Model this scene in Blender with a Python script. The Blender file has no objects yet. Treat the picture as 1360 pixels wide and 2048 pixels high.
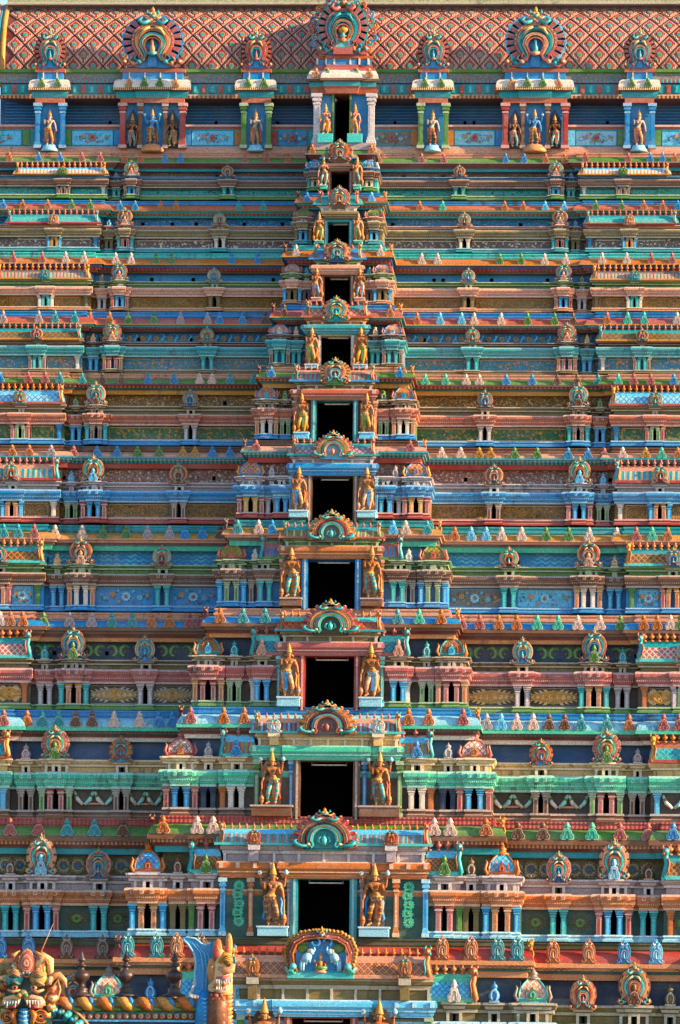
import bpy, bmesh, math, random
from mathutils import Matrix, Vector
random.seed(7)
R = math.radians
sc = bpy.context.scene
COL = sc.collection

# ------------------------------------------------------------------ camera
F = 10909.0          # focal length in photo pixels (photo is 1360 x 2048)
DIST = 300.0
YV = 2400.0          # pixel row of the optical axis (shift lens)
YAW, ROLL = 0.057, 0.0117
CAMX, CAMZ = 18.1, 16.0
cd = bpy.data.cameras.new('camera'); cam = bpy.data.objects.new('camera', cd); COL.objects.link(cam)
sc.camera = cam
cd.sensor_fit = 'HORIZONTAL'; cd.sensor_width = 36.0
cd.lens = 36.0 * F / 1360.0
cd.shift_y = (YV - 1024.0) / 1360.0
cd.clip_start = 1.0; cd.clip_end = 4000.0
M = Matrix.Rotation(YAW, 4, 'Z') @ Matrix.Rotation(math.pi/2, 4, 'X') @ Matrix.Rotation(ROLL, 4, 'Z')
cam.matrix_world = Matrix.Translation((CAMX, -DIST, CAMZ)) @ M
M3 = M.to_3x3(); M3i = M3.transposed()

# ------------------------------------------------------------------ light
w = bpy.data.worlds.new('World'); sc.world = w; w.use_nodes = True
nt = w.node_tree
sky = nt.nodes.new('ShaderNodeTexSky'); sky.sky_type = 'NISHITA'; sky.sun_disc = False
SUN_EL, SUN_AZ = 18.0, 79.0      # azimuth measured from the view direction's back (0 = behind camera) to the right
sky.sun_elevation = R(SUN_EL)
sdir = Vector((math.sin(R(SUN_AZ)) * math.cos(R(SUN_EL)), -math.cos(R(SUN_AZ)) * math.cos(R(SUN_EL)), math.sin(R(SUN_EL))))
sky.sun_rotation = math.atan2(sdir.x, sdir.y)
sky.air_density = 1.0; sky.dust_density = 0.3; sky.ozone_density = 2.2
bg = nt.nodes['Background']; bg.inputs[1].default_value = 0.105
nt.links.new(sky.outputs[0], bg.inputs[0])
sl = bpy.data.lights.new('sun', 'SUN'); so = bpy.data.objects.new('sun', sl); COL.objects.link(so)
sl.energy = 5.0; sl.angle = R(0.5); sl.color = (1.0, 0.68, 0.37)
so.rotation_euler = (-sdir).to_track_quat('-Z', 'Y').to_euler()
sc.view_settings.view_transform = 'Standard'; sc.view_settings.look = 'None'
sc.view_settings.exposure = 1.72; sc.view_settings.gamma = 1.0

# ------------------------------------------------------------------ pixel <-> world
def P(px, py, Y):
    d = M3 @ Vector(((px - 680.0) / F, (YV - py) / F, -1.0))
    t = (Y + DIST) / d.y
    return Vector((CAMX + d.x * t, Y, CAMZ + d.z * t))
def proj(v):
    c = M3i @ (Vector(v) - Vector((CAMX, -DIST, CAMZ)))
    return 680.0 - F * c.x / c.z, YV + F * c.y / c.z
def Z(py, Y, ref=250): return P(ref, py, Y).z
def X(px, z, Y):
    py = proj((0, Y, z))[1]; x = 0
    for _ in range(3):
        x = P(px, py, Y).x; py = proj((x, Y, z))[1]
    return x
S = 0.0275

# ------------------------------------------------------------------ materials
PAL = dict(blue='1c9aca', sky='7cc6e4', navy='0e6490', teal='12a4ac', aqua='64c6c4', green='6a944c', dgreen='28645c', olive='8a7c50', moss='64603a',
           red='ae5040', dred='783834', salmon='b8765a', pink='d0a48e', rose='b4706a', orange='c0803e', gold='c2984c', brown='825c3c',
           dbrown='5e4a38', cream='d8bc90', white='dcd4cc', lilac='b4a8ac', grey='8c8480', skin='a87444', black='080809', peach='cc9c74',
           mint='60c2ac', mauve='7a626a', iron='4a302c', paleblue='a0cede', dkblue='124468')
def lin(h):
    o = []
    for i in (0, 2, 4):
        c = int(h[i:i+2], 16) / 255.0
        o.append(c / 12.92 if c <= 0.04045 else ((c + 0.055) / 1.055) ** 2.4)
    return o
def rgb(name):
    n = name.rstrip('+*')
    c = lin(PAL[n])
    if '+' in name: c = [x + (0.85 - x) * 0.42 for x in c]
    # keep paint saturated
    g = sum(c) / 3
    c = [max(0.003, g + (x - g) * 1.12) ** 1.36 for x in c]
    return (c[0], c[1], c[2], 1)
MATS = {}
def N(nt, t, **k):
    n = nt.nodes.new(t)
    for a, b in k.items(): setattr(n, a, b)
    return n
def mathn(nt, op, a, b=None, c=None):
    n = nt.nodes.new('ShaderNodeMath'); n.operation = op
    for i, v in enumerate((a, b, c)):
        if v is None: continue
        if isinstance(v, (int, float)): n.inputs[i].default_value = v
        else: nt.links.new(v, n.inputs[i])
    return n.outputs[0]
def mix(nt, fac, a, b, mode='MIX'):
    n = nt.nodes.new('ShaderNodeMix'); n.data_type = 'RGBA'; n.blend_type = mode
    for i, v in ((0, fac), (6, a), (7, b)):
        if isinstance(v, (int, float)): n.inputs[i].default_value = v
        elif isinstance(v, tuple): n.inputs[i].default_value = v
        else: nt.links.new(v, n.inputs[i])
    return n.outputs[2]
def noise(nt, vec, scale, detail=3.0, rough=0.6, dist=0.0):
    n = nt.nodes.new('ShaderNodeTexNoise'); n.inputs['Scale'].default_value = scale
    n.inputs['Detail'].default_value = detail; n.inputs['Roughness'].default_value = rough; n.inputs['Distortion'].default_value = dist
    nt.links.new(vec, n.inputs['Vector']); return n.outputs[0]
def ramp(nt, v, a, b):
    n = nt.nodes.new('ShaderNodeMapRange'); n.inputs[1].default_value = a; n.inputs[2].default_value = b
    nt.links.new(v, n.inputs[0]); return n.outputs[0]
def mapping(nt, vec, s):
    n = nt.nodes.new('ShaderNodeMapping'); n.inputs['Scale'].default_value = s
    nt.links.new(vec, n.inputs[0]); return n.outputs[0]
def mat(key):
    """key: colour name, or 'pattern:colour:colour[:colour]'.  '*' on a colour = heavily weather-stained."""
    if key in MATS: return MATS[key]
    m = bpy.data.materials.new('paint_' + key.replace(':', '_').replace('+', '_light').replace('*', '_stained').replace('.', ''))
    m.use_nodes = True; nt = m.node_tree; L = nt.links
    b = nt.nodes['Principled BSDF']; b.inputs['Roughness'].default_value = 0.42
    b.inputs['Specular IOR Level'].default_value = 0.35
    if key == 'black':
        b.inputs['Base Color'].default_value = (0.003, 0.003, 0.004, 1); b.inputs['Roughness'].default_value = 0.95
        b.inputs['Specular IOR Level'].default_value = 0.0
        MATS[key] = m; return m
    g = nt.nodes.new('ShaderNodeNewGeometry'); pos = g.outputs['Position']
    sx = nt.nodes.new('ShaderNodeSeparateXYZ'); L.new(pos, sx.inputs[0]); x, y, z = sx.outputs
    sn = nt.nodes.new('ShaderNodeSeparateXYZ'); L.new(g.outputs['True Normal'], sn.inputs[0])
    kx = mathn(nt, 'GREATER_THAN', mathn(nt, 'ABSOLUTE', sn.outputs[0]), 0.7)      # side faces: run the pattern along y
    x = mathn(nt, 'ADD', mathn(nt, 'MULTIPLY', x, mathn(nt, 'SUBTRACT', 1.0, kx)), mathn(nt, 'MULTIPLY', y, kx))
    parts = key.split(':'); bumpv = None
    stained = '*' in key
    if len(parts) == 1: col = rgb(parts[0])
    else:
        pat = parts[0]; cs = [rgb(c) for c in parts[1:]]
        sc_ = 1.0
        if pat[-1].isdigit(): sc_ = float(pat.lstrip('abcdefghijklmnopqrstuvwxyz')); pat = pat.rstrip('0123456789.')
        if pat == 'dots':      # row of beads / dentils
            f = mathn(nt, 'PINGPONG', mathn(nt, 'MULTIPLY', x, 4.2 / sc_), 0.5)
            k = ramp(nt, f, 0.18, 0.32); col = mix(nt, k, cs[0], cs[1]); bumpv = k
        elif pat == 'lat':     # diagonal lattice
            a = mathn(nt, 'PINGPONG', mathn(nt, 'MULTIPLY', mathn(nt, 'ADD', x, z), 3.0 / sc_), 0.5)
            c = mathn(nt, 'PINGPONG', mathn(nt, 'MULTIPLY', mathn(nt, 'SUBTRACT', x, z), 3.0 / sc_), 0.5)
            mn = mathn(nt, 'MINIMUM', a, c); k = ramp(nt, mn, 0.06, 0.14); col = mix(nt, k, cs[1], cs[0]); bumpv = k
            if len(cs) > 2:
                k2 = ramp(nt, mn, 0.27, 0.34); col = mix(nt, k2, col, cs[2])
        elif pat == 'str':     # upright ribs
            f = mathn(nt, 'PINGPONG', mathn(nt, 'MULTIPLY', x, 2.0 / sc_), 0.5)
            k = ramp(nt, f, 0.2, 0.26); col = mix(nt, k, cs[0], cs[1]); bumpv = k
            if len(cs) > 2:
                f2 = mathn(nt, 'PINGPONG', mathn(nt, 'MULTIPLY', x, 1.0 / sc_), 0.5)
                col = mix(nt, ramp(nt, f2, 0.38, 0.42), col, cs[2])
        elif pat == 'vine':    # painted leaves and tendrils
            mp = mapping(nt, pos, (1.0, 1.0, 1.15))
            n1 = noise(nt, mp, 4.2 / sc_, 1.5, 0.5, 1.6)
            f = mathn(nt, 'ABSOLUTE', mathn(nt, 'SUBTRACT', n1, 0.5)); k = ramp(nt, f, 0.055, 0.02)
            n2 = noise(nt, mp, 9.0 / sc_, 1.0, 0.5, 2.0); k2 = ramp(nt, n2, 0.56, 0.6)
            kk = mathn(nt, 'MAXIMUM', k, mathn(nt, 'MULTIPLY', k2, 0.75)); col = mix(nt, kk, cs[0], cs[1]); bumpv = kk
            if len(cs) > 2:
                n3 = noise(nt, mp, 6.0 / sc_, 0.0, 0.5, 0.5); col = mix(nt, ramp(nt, n3, 0.64, 0.67), col, cs[2])
        elif pat == 'zig':     # zigzag ribbons
            f = mathn(nt, 'PINGPONG', mathn(nt, 'MULTIPLY', x, 1.6 / sc_), 0.5)
            d = mathn(nt, 'FRACT', mathn(nt, 'MULTIPLY', mathn(nt, 'ADD', z, mathn(nt, 'MULTIPLY', f, 0.35 * sc_)), 3.2 / sc_))
            k = mathn(nt, 'PINGPONG', mathn(nt, 'MULTIPLY', d, 1.0), 0.5); k = ramp(nt, k, 0.2, 0.3); col = mix(nt, k, cs[0], cs[1]); bumpv = k
            n3 = noise(nt, pos, 0.8, 2.0); col = mix(nt, ramp(nt, n3, 0.4, 0.6), col, cs[0])
    # worn paint: broad fading, fine speckle, dark rain streaks
    br = noise(nt, mapping(nt, pos, (0.5, 0.5, 1.1)), 0.9, 4.0, 0.62)
    col = mix(nt, ramp(nt, br, 0.38, 0.72), col, mix(nt, 0.16, col, (0.5, 0.48, 0.46, 1)))
    sp = noise(nt, pos, 13.0, 3.0, 0.8)
    spv = nt.nodes.new('ShaderNodeMapRange'); spv.inputs[1].default_value = 0.3; spv.inputs[2].default_value = 0.7
    spv.inputs[3].default_value = 0.5; spv.inputs[4].default_value = 1.4; L.new(sp, spv.inputs[0])
    cc = nt.nodes.new('ShaderNodeCombineXYZ')
    for i in range(3): L.new(spv.outputs[0], cc.inputs[i])
    col = mix(nt, 1.0, col, cc.outputs[0], 'MULTIPLY')
    st = noise(nt, mapping(nt, pos, (2.6, 2.6, 0.45)), 1.3, 5.0, 0.7)
    st2 = noise(nt, pos, 0.22, 2.0, 0.5)
    th = mathn(nt, 'ADD', st, mathn(nt, 'MULTIPLY', st2, 0.55))
    k = ramp(nt, th, 0.80 if stained else 0.88, 1.0 if stained else 1.06)
    k = mathn(nt, 'MULTIPLY', k, 0.88 if stained else 0.6)
    col = mix(nt, k, col, (0.03, 0.026, 0.026, 1))
    L.new(col, b.inputs['Base Color'])
    bp = nt.nodes.new('ShaderNodeBump'); bp.inputs['Strength'].default_value = 0.5; bp.inputs['Distance'].default_value = 0.02
    bn = noise(nt, pos, 22.0, 3.0, 0.6)
    if bumpv is not None: bn = mathn(nt, 'ADD', bn, mathn(nt, 'MULTIPLY', bumpv, 1.6))
    L.new(bn, bp.inputs['Height']); L.new(bp.outputs[0], b.inputs['Normal'])
    if key.startswith('iron'): b.inputs['Roughness'].default_value = 0.4; b.inputs['Metallic'].default_value = 0.35
    MATS[key] = m; return m

# ------------------------------------------------------------------ mesh builder
class MB:
    def __init__(s): s.v = []; s.f = []; s.m = []; s.sm = []
    def quadface(s, idx, m, sm=False): s.f.append(tuple(idx)); s.m.append(m); s.sm.append(sm)
    def box(s, x0, x1, y0, y1, z0, z1, m, taper=0.0, skip=''):
        if x0 > x1: x0, x1 = x1, x0
        if y0 > y1: y0, y1 = y1, y0
        if z0 > z1: z0, z1 = z1, z0
        b = len(s.v); t = taper
        s.v += [(x0, y0, z0), (x1, y0, z0), (x1, y1, z0), (x0, y1, z0), (x0+t, y0+t, z1), (x1-t, y0+t, z1), (x1-t, y1, z1), (x0+t, y1, z1)]
        for q in ((3, 2, 1, 0), (4, 5, 6, 7), (0, 1, 5, 4), (1, 2, 6, 5), (2, 3, 7, 6), (3, 0, 4, 7)): s.quadface([b+i for i in q], m)
    def lathe(s, prof, m, n=10, c=(0, 0, 0), sy=1.0, sx=1.0, smooth=True, rot=0.0):
        """prof: list of (r, z[, mat]) bottom to top"""
        b = len(s.v)
        for p in prof:
            for k in range(n):
                a = rot + 2 * math.pi * k / n
                s.v.append((c[0] + p[0] * sx * math.cos(a), c[1] + p[0] * sy * math.sin(a), c[2] + p[1]))
        for j in range(len(prof) - 1):
            mm = prof[j][2] if len(prof[j]) > 2 else m
            for k in range(n):
                a, d = b + j*n + k, b + j*n + (k+1) % n
                s.quadface((a, d, d + n, a + n), mm, smooth)
        s.quadface([b + k for k in range(n)][::-1], m); s.quadface([b + (len(prof)-1)*n + k for k in range(n)], m)
    def ball(s, c, r, m, sx=1, sy=1, sz=1, n=8, k=5):
        pr = [(max(0.001, r * math.sin(math.pi * j / k)), -r * sz * math.cos(math.pi * j / k)) for j in range(k + 1)]
        s.lathe(pr, m, n, c, sy, sx)
    def ribbon(s, pts, wd, h, m, y=0.0, closed=False, prof=None):
        """raised band along pts (x,z) on plane y (front is -y); wd half width (number or list), h height"""
        n = len(pts); b = len(s.v)
        for i, (x, z) in enumerate(pts):
            a = pts[(i-1) % n] if (closed or i) else pts[0]; c = pts[(i+1) % n] if (closed or i < n-1) else pts[-1]
            tx, tz = c[0]-a[0], c[1]-a[1]; l = math.hypot(tx, tz) or 1; nx, nz = -tz/l, tx/l
            wv = wd[i] if isinstance(wd, (list, tuple)) else wd
            for o, hh in ((-1, 0), (-0.6, h), (0.6, h), (1, 0)): s.v.append((x + nx*wv*o, y - hh, z + nz*wv*o))
        for i in range(n if closed else n-1):
            j = (i+1) % n
            for k in range(3): s.quadface((b+i*4+k, b+i*4+k+1, b+j*4+k+1, b+j*4+k), m)
        if not closed:
            s.quadface((b, b+1, b+2, b+3), m); e = b+(n-1)*4; s.quadface((e+3, e+2, e+1, e), m)
    def plate(s, pts, y0, y1, m, mside=None):
        """outline (x,z) extruded from y1 (back) to y0 (front)"""
        n = len(pts); b = len(s.v)
        for x, z in pts: s.v.append((x, y0, z))
        for x, z in pts: s.v.append((x, y1, z))
        s.quadface([b+i for i in range(n)], m); s.quadface([b+n+i for i in range(n)][::-1], mside or m)
        for i in range(n): j = (i+1) % n; s.quadface((b+i, b+n+i, b+n+j, b+j), mside or m)
    def tube(s, pts, rs, m, n=6):
        b = len(s.v); k = len(pts)
        for i, p in enumerate(pts):
            p = Vector(p); d = (Vector(pts[min(i+1, k-1)]) - Vector(pts[max(i-1, 0)])).normalized()
            u = d.cross(Vector((0, 1, 0)) if abs(d.y) < 0.9 else Vector((1, 0, 0))).normalized(); v = d.cross(u)
            r = rs[i] if isinstance(rs, (list, tuple)) else rs
            for j in range(n):
                a = 2*math.pi*j/n; q = p + (u*math.cos(a) + v*math.sin(a)) * r; s.v.append(tuple(q))
        for i in range(k-1):
            for j in range(n):
                a, c = b+i*n+j, b+i*n+(j+1) % n; s.quadface((a, c, c+n, a+n), m, True)
        s.quadface([b+j for j in range(n)][::-1], m); s.quadface([b+(k-1)*n+j for j in range(n)], m)
    def add(s, T, mtx=None, mm=None):
        b = len(s.v)
        if mtx is None: s.v += T.v
        else: s.v += [tuple(mtx @ Vector(p)) for p in T.v]
        s.f += [tuple(b+i for i in f) for f in T.f]; s.m += [mm.get(m, m) if mm else m for m in T.m]; s.sm += T.sm
    def mesh(s, name, mm=None):
        me = bpy.data.meshes.new(name); me.from_pydata(s.v, [], s.f)
        keys = []; idx = []
        for m in s.m:
            k = mm.get(m, m) if mm else m
            if k not in keys: keys.append(k)
            idx.append(keys.index(k))
        for k in keys: me.materials.append(mat(k))
        me.polygons.foreach_set('material_index', idx); me.polygons.foreach_set('use_smooth', s.sm)
        bm = bmesh.new(); bm.from_mesh(me); bmesh.ops.recalc_face_normals(bm, faces=bm.faces); bm.to_mesh(me); bm.free()
        me.update(); return me
    def build(s, name, parent=None, loc=None, mm=None):
        """link as one object; verts are in world space, the origin is moved to loc"""
        if not s.f: return None
        me = s.mesh(name, mm)
        o = bpy.data.objects.new(name, me); COL.objects.link(o)
        if loc is None:
            xs = [p[0] for p in s.v]; ys = [p[1] for p in s.v]; zs = [p[2] for p in s.v]
            loc = ((min(xs)+max(xs))/2, max(ys), min(zs))
        me.transform(Matrix.Translation([-c for c in loc]))
        setpos(o, Matrix.Translation(loc), parent); return o
WM = {}
def setpos(o, mtx, parent):
    WM[o.name] = mtx.copy()
    if parent is not None:
        o.parent = parent; o.matrix_basis = WM[parent.name].inverted() @ mtx
    else: o.matrix_basis = mtx
def empty(name, loc, parent=None):
    o = bpy.data.objects.new(name, None); COL.objects.link(o); o.empty_display_size = 0.5
    setpos(o, Matrix.Translation(loc), parent); return o
def tag(o, label=None, cat=None, group=None, kind=None):
    for k, v in (('label', label), ('category', cat), ('group', group), ('kind', kind)):
        if v: o[k] = v
    return o
CACHE = {}
def inst(T, key, mm, name, mtx, parent):
    """object from a shared template mesh (mm maps slot letters to colours)"""
    k = (key, tuple(sorted(mm.items())))
    if k not in CACHE: CACHE[k] = T.mesh(name, mm)
    o = bpy.data.objects.new(name, CACHE[k]); COL.objects.link(o); setpos(o, mtx, parent); return o
class Capped:
    """up to cap individual sub-parts (the largest), the rest one object"""
    def __init__(s, name, cap=100): s.name = name; s.cap = cap; s.items = []
    def put(s, T, key, mm, mtx, parent, size): s.items.append((size, T, key, mm, mtx, parent))
    def flush(s, root):
        it = sorted(s.items, key=lambda a: -a[0]); big = MB()
        for i, (sz, T, key, mm, mtx, parent) in enumerate(it):
            if i < s.cap: inst(T, key, mm, s.name, mtx, parent)
            else: big.add(T, mtx, mm)
        if big.f: tag(big.build(s.name, root), kind='stuff')
def TS(x, y, z, sx, sy=None, sz=None):
    sy = sx if sy is None else sy; sz = sx if sz is None else sz
    return Matrix.Translation((x, y, z)) @ Matrix.Diagonal((sx, sy, sz, 1))

# ------------------------------------------------------------------ swept mouldings on a stepped plan
def stepped(x0, x1, base, ivs):
    """plan path (x, y): base plane y, intervals (a, b, y) painted over in order"""
    xs = sorted({x0, x1} | {min(max(v, x0), x1) for a, b, _ in ivs for v in (a, b)})
    seg = []
    for a, b in zip(xs, xs[1:]):
        if b - a < 1e-4: continue
        m = (a+b)/2; y = base
        for p, q, yy in ivs:
            if p <= m <= q: y = yy
        if seg and abs(seg[-1][2] - y) < 1e-6: seg[-1][1] = b
        else: seg.append([a, b, y])
    return seg
def sweep(mb, seg, prof):
    """seg: [[x0,x1,y]...] left to right; prof: [(out, z, mat_of_segment_to_next)]"""
    rows = []
    n = len(seg)
    for pr in prof:
        o = pr[0]; row = []
        for i, (a, b, y) in enumerate(seg):
            la = a; lb = b
            def amount(i, j):   # boundary between seg i (left) and j (right): moves towards the deeper one
                deep = i if seg[i][2] > seg[j][2] else j
                wdt = seg[deep][1] - seg[deep][0]
                lim = wdt * 0.42 if 0 < deep < n-1 and o > 0 else 1e9
                near = j if deep == i else i
                if o < 0: lim = (seg[near][1]-seg[near][0]) * 0.42
                amt = min(abs(o), lim) * (1 if o > 0 else -1)
                return -amt if deep == i else amt
            if i > 0: la += amount(i-1, i)
            if i < n-1: lb += amount(i, i+1)
            if i == 0: la -= o
            if i == n-1: lb += o
            row += [(la, y - o), (lb, y - o)]
        rows.append(row)
    b = len(mb.v); k = 2*n
    for row, pr in zip(rows, prof):
        for x, y in row: mb.v.append((x, y, pr[1]))
    for j in range(len(prof)-1):
        for i in range(k-1):
            a = b + j*k + i; mb.quadface((a, a+1, a+1+k, a+k), prof[j][2])
# ------------------------------------------------------------------ ornament templates (unit size, front towards -y, origin at bottom centre)
def arc(cx, cz, r, a0, a1, n, rz=None):
    return [(cx + r*math.cos(R(a0+(a1-a0)*i/n)), cz + (rz or r)*math.sin(R(a0+(a1-a0)*i/n))) for i in range(n+1)]
def horseshoe(r, cz=0.5, flare=0.12, n=16, foot=0.06, sy=1.0):
    """open ring whose feet turn outwards"""
    p = arc(0, cz, r, -52, 232, n, r*sy)
    xr, zr = p[0]
    right = [(xr + flare*1.15, foot+0.02), (xr + flare*0.7, foot-0.02), (xr + 0.02, foot + 0.05)]
    return right + p + [(-a, b) for a, b in right[::-1]]
def head_cluster(b, x, z, s, y, gold='G', acc='H', pale='J'):
    """lion-faced crest on top of the arches"""
    b.ball((x, y-0.4*s, z), 0.5*s, gold, sy=0.7)
    b.ball((x, y-0.85*s, z-0.22*s), 0.24*s, acc)
    for q in (-1, 1):
        b.ball((x+q*0.22*s, y-0.78*s, z+0.12*s), 0.15*s, pale, n=6, k=4)
        b.tube([(x+q*0.4*s, y-0.3*s, z+0.1*s), (x+q*0.72*s, y-0.4*s, z+0.35*s), (x+q*0.62*s, y-0.45*s, z+0.75*s)], [0.2*s, 0.16*s, 0.04*s], acc, 5)
        b.tube([(x+q*0.3*s, y-0.4*s, z-0.25*s), (x+q*0.75*s, y-0.4*s, z-0.5*s), (x+q*1.0*s, y-0.4*s, z-0.25*s)], [0.2*s, 0.17*s, 0.06*s], pale, 5)
    b.tube([(x, y-0.35*s, z+0.3*s), (x, y-0.42*s, z+0.75*s), (x, y-0.4*s, z+1.15*s)], [0.26*s, 0.22*s, 0.04*s], gold, 6)
def nasi(petals, style=0):
    """horseshoe gable: A outer, B,C,D bands inwards, E field, P petals, G/H/J crest"""
    b = MB()
    n = petals
    if n:
        for i in range(n):
            a = R(-38 + (256.0) * i / (n-1))
            if abs(math.degrees(a) - 90) < 9: continue
            ca, sa = math.cos(a), math.sin(a); r0, r1 = (0.29 if n >= 16 else 0.34), 0.5; wd = 0.5 * 1.32 * math.pi * 0.43 / n * 1.6
            tx, tz = -sa, ca
            pts = [(r0*ca + tx*wd*0.6, 0.5 + r0*sa + tz*wd*0.6), (0.46*ca + tx*wd, 0.5+0.46*sa + tz*wd), (r1*ca + tx*wd*0.2, 0.5 + r1*sa + tz*wd*0.2),
                   (0.46*ca - tx*wd, 0.5+0.46*sa - tz*wd), (r0*ca - tx*wd*0.6, 0.5 + r0*sa - tz*wd*0.6)]
            b.plate(pts, -0.07, 0.0, 'P')
            b.plate([(0.5*(p[0]+0.42*ca), 0.5*(p[1]+0.5+0.42*sa)) for p in pts], -0.095, -0.06, 'A')
    r = (0.355 if n >= 16 else 0.40) if n else 0.46; th = .8 if n >= 16 else 1.0
    # backing field
    b.plate([(0.2, 0.02), (0.42, 0.04), (0.26, 0.2)] + arc(0, 0.5, r, -35, 215, 16) + [(-0.26, 0.2), (-0.42, 0.04), (-0.2, 0.02)], -0.05, 0.05, 'E')
    for k, (rr, wd, hh) in enumerate(((r-.035, .042*th, .08), (r-.125*th, .042*th, .10), (r-.21*th, .034*th, .12), (r-.275*th, .028*th, .14))):
        c0 = 0.5 - 0.03*k
        ring = arc(0, c0, rr, -32, 212, 18)
        xr, zr = ring[0]; fo = (0.10, 0.07, 0.045, 0.02)[k]
        nx = xr*.72; fb = (.0, .045, .085, .12)[k]
        right = [(xr*1.12 + .10 - fb*.3, .17 - fb*.2 + fb), (xr*1.12 + .15 - fb*.5, .10 + fb*.8), (xr*1.12 + .06 - fb*.4, .035 + fb*.8), (nx + .03, .09 + fb*.8), (nx, .2 + fb*.4)]
        pts = right + ring + [(-p, q) for p, q in right[::-1]]
        b.ribbon(pts, [wd*.55]*3 + [wd*.8]*2 + [wd]*len(ring) + [wd*.8]*2 + [wd*.55]*3, hh, 'ABCD'[k], -0.04)
        if k < 3: b.ribbon(arc(0, c0, rr - wd - .004, -38, 218, 16), .010, hh*1.15, 'JBJ'[k], -0.04)
    b.plate(arc(0, 0.40, r-.285, -60, 240, 10), -0.1, 0.0, 'E')
    b.plate([(0.08, 0.03), (0.06, 0.34), (-0.06, 0.34), (-0.08, 0.03)], -0.1, 0.0, 'E')
    for q in (-1, 1):
        b.ball((q*0.44, -0.09, 0.12), 0.055, 'A', n=8, k=4); b.ball((q*0.44, -0.14, 0.12), 0.028, 'J', n=6, k=4)
        b.tube([(q*.06, -.14, .86), (q*.15, -.16, .80), (q*.22, -.15, .86), (q*.17, -.14, .92)], [.03, .04, .035, .015], 'H', 6)
        b.tube([(q*.04, -.17, .74), (q*.13, -.17, .70), (q*.19, -.16, .60)], [.02, .03, .01], 'J', 6)
        b.ball((q*0.21, -0.14, 0.12), 0.045, 'C', n=6, k=4); b.ball((q*0.31, -0.12, 0.09), 0.04, 'B', n=6, k=4)
    # seated figure in the niche
    b.tube([(-.07, -.15, .27), (0, -.19, .25), (.07, -.15, .27)], [.03, .045, .03], 'C', 6)
    b.tube([(0, -.14, .25), (0, -.15, .36), (0, -.15, .42), (0, -.14, .48), (0, -.13, .55)], [.05, .045, .018, .032, .006], 'B', 7)
    for an in range(-20, 201, 20 if n < 16 else 14): b.ball(((r-.035)*math.cos(R(an)), -0.11, 0.5+(r-.035)*math.sin(R(an))), .018, 'J', n=5, k=3)
    head_cluster(b, 0, 0.97, 0.13, -0.05)
    return b
def fan_gable(n=15):
    """broad fan-shaped gable over the large doorways; same slots as nasi()"""
    b = MB(); cz = 0.24
    def ell(rx, rz, a0, a1, k): return [(rx*math.cos(R(a0+(a1-a0)*i/k)), cz + rz*math.sin(R(a0+(a1-a0)*i/k))) for i in range(k+1)]
    for i in range(n):
        a = R(-14 + 208.0*i/(n-1))
        if abs(math.degrees(a) - 90) < 7: continue
        ca, sa = math.cos(a), math.sin(a); w_ = 0.062
        p0, p1, p2 = (.36*ca, cz+.52*sa), (.455*ca, cz+.64*sa), (.505*ca, cz+.72*sa)
        tx, tz = -sa*.8, ca
        b.plate([(p0[0]+tx*w_*.7, p0[1]+tz*w_*.7), (p1[0]+tx*w_, p1[1]+tz*w_), (p2[0]+tx*w_*.35, p2[1]+tz*w_*.35), (p2[0]-tx*w_*.5, p2[1]-tz*w_*.5), (p1[0]-tx*w_, p1[1]-tz*w_), (p0[0]-tx*w_*.7, p0[1]-tz*w_*.7)], -.07, 0, 'P')
        b.ribbon([p0, p1], .016, .11, 'A', -.03); b.ball((p2[0]*.97, -.07, p2[1]*.985), .02, 'J', n=5, k=3)
    b.plate(ell(.39, .57, -12, 192, 18) + [(-.40, .03), (.40, .03)], -.05, .05, 'E')
    for k, (rx, rz, wd, hh) in enumerate(((.385, .555, .030, .09), (.32, .47, .036, .10), (.245, .375, .030, .12), (.19, .30, .022, .13))):
        ring = ell(rx, rz, -8, 188, 18); xr, zr = ring[0]
        ft = [(xr + (.085, .06, .035, .02)[k], .14 - .012*k), (xr + (.11, .07, .04, .02)[k], .07), (xr + .02, .035), (xr - .02, .09)]
        b.ribbon(ft + ring + [(-p, q) for p, q in ft[::-1]], [wd*.5, wd*.8, wd, wd] + [wd]*len(ring) + [wd, wd, wd*.8, wd*.5], hh, 'ABCD'[k], -.04)
        if k < 3: b.ribbon(ell(rx-wd-.006, rz-wd-.01, -8, 188, 16), .008, hh*1.15, 'JBJ'[k], -.04)
    for i in range(13): a = R(i*15.0); b.ball((.352*math.cos(a), -.12, cz+.51*math.sin(a)), .016, 'J', n=5, k=3)
    for q in (-1, 1):   # long-bodied creatures whose tails fill the feet
        b.tube([(q*.24, -.14, .1), (q*.33, -.17, .07), (q*.42, -.16, .11), (q*.46, -.14, .2), (q*.42, -.13, .25)], [.02, .05, .05, .035, .012], 'C', 7)
        b.tube([(q*.05, -.15, .80), (q*.13, -.17, .73), (q*.2, -.16, .78), (q*.16, -.15, .85)], [.028, .04, .032, .012], 'H', 6)
        b.ball((q*.24, -.15, .12), .04, 'J', n=6, k=4)
        b.tube([(q*.02, -.12, .12), (q*.09, -.13, .2), (q*.07, -.13, .3), (q*.02, -.12, .33)], [.012, .02, .018, .008], 'D', 5)
    b.tube([(0, -.12, .1), (0, -.13, .24), (0, -.12, .4)], [.03, .045, .01], 'D', 7)
    head_cluster(b, 0, .93, .12, -.06)
    return b
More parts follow.
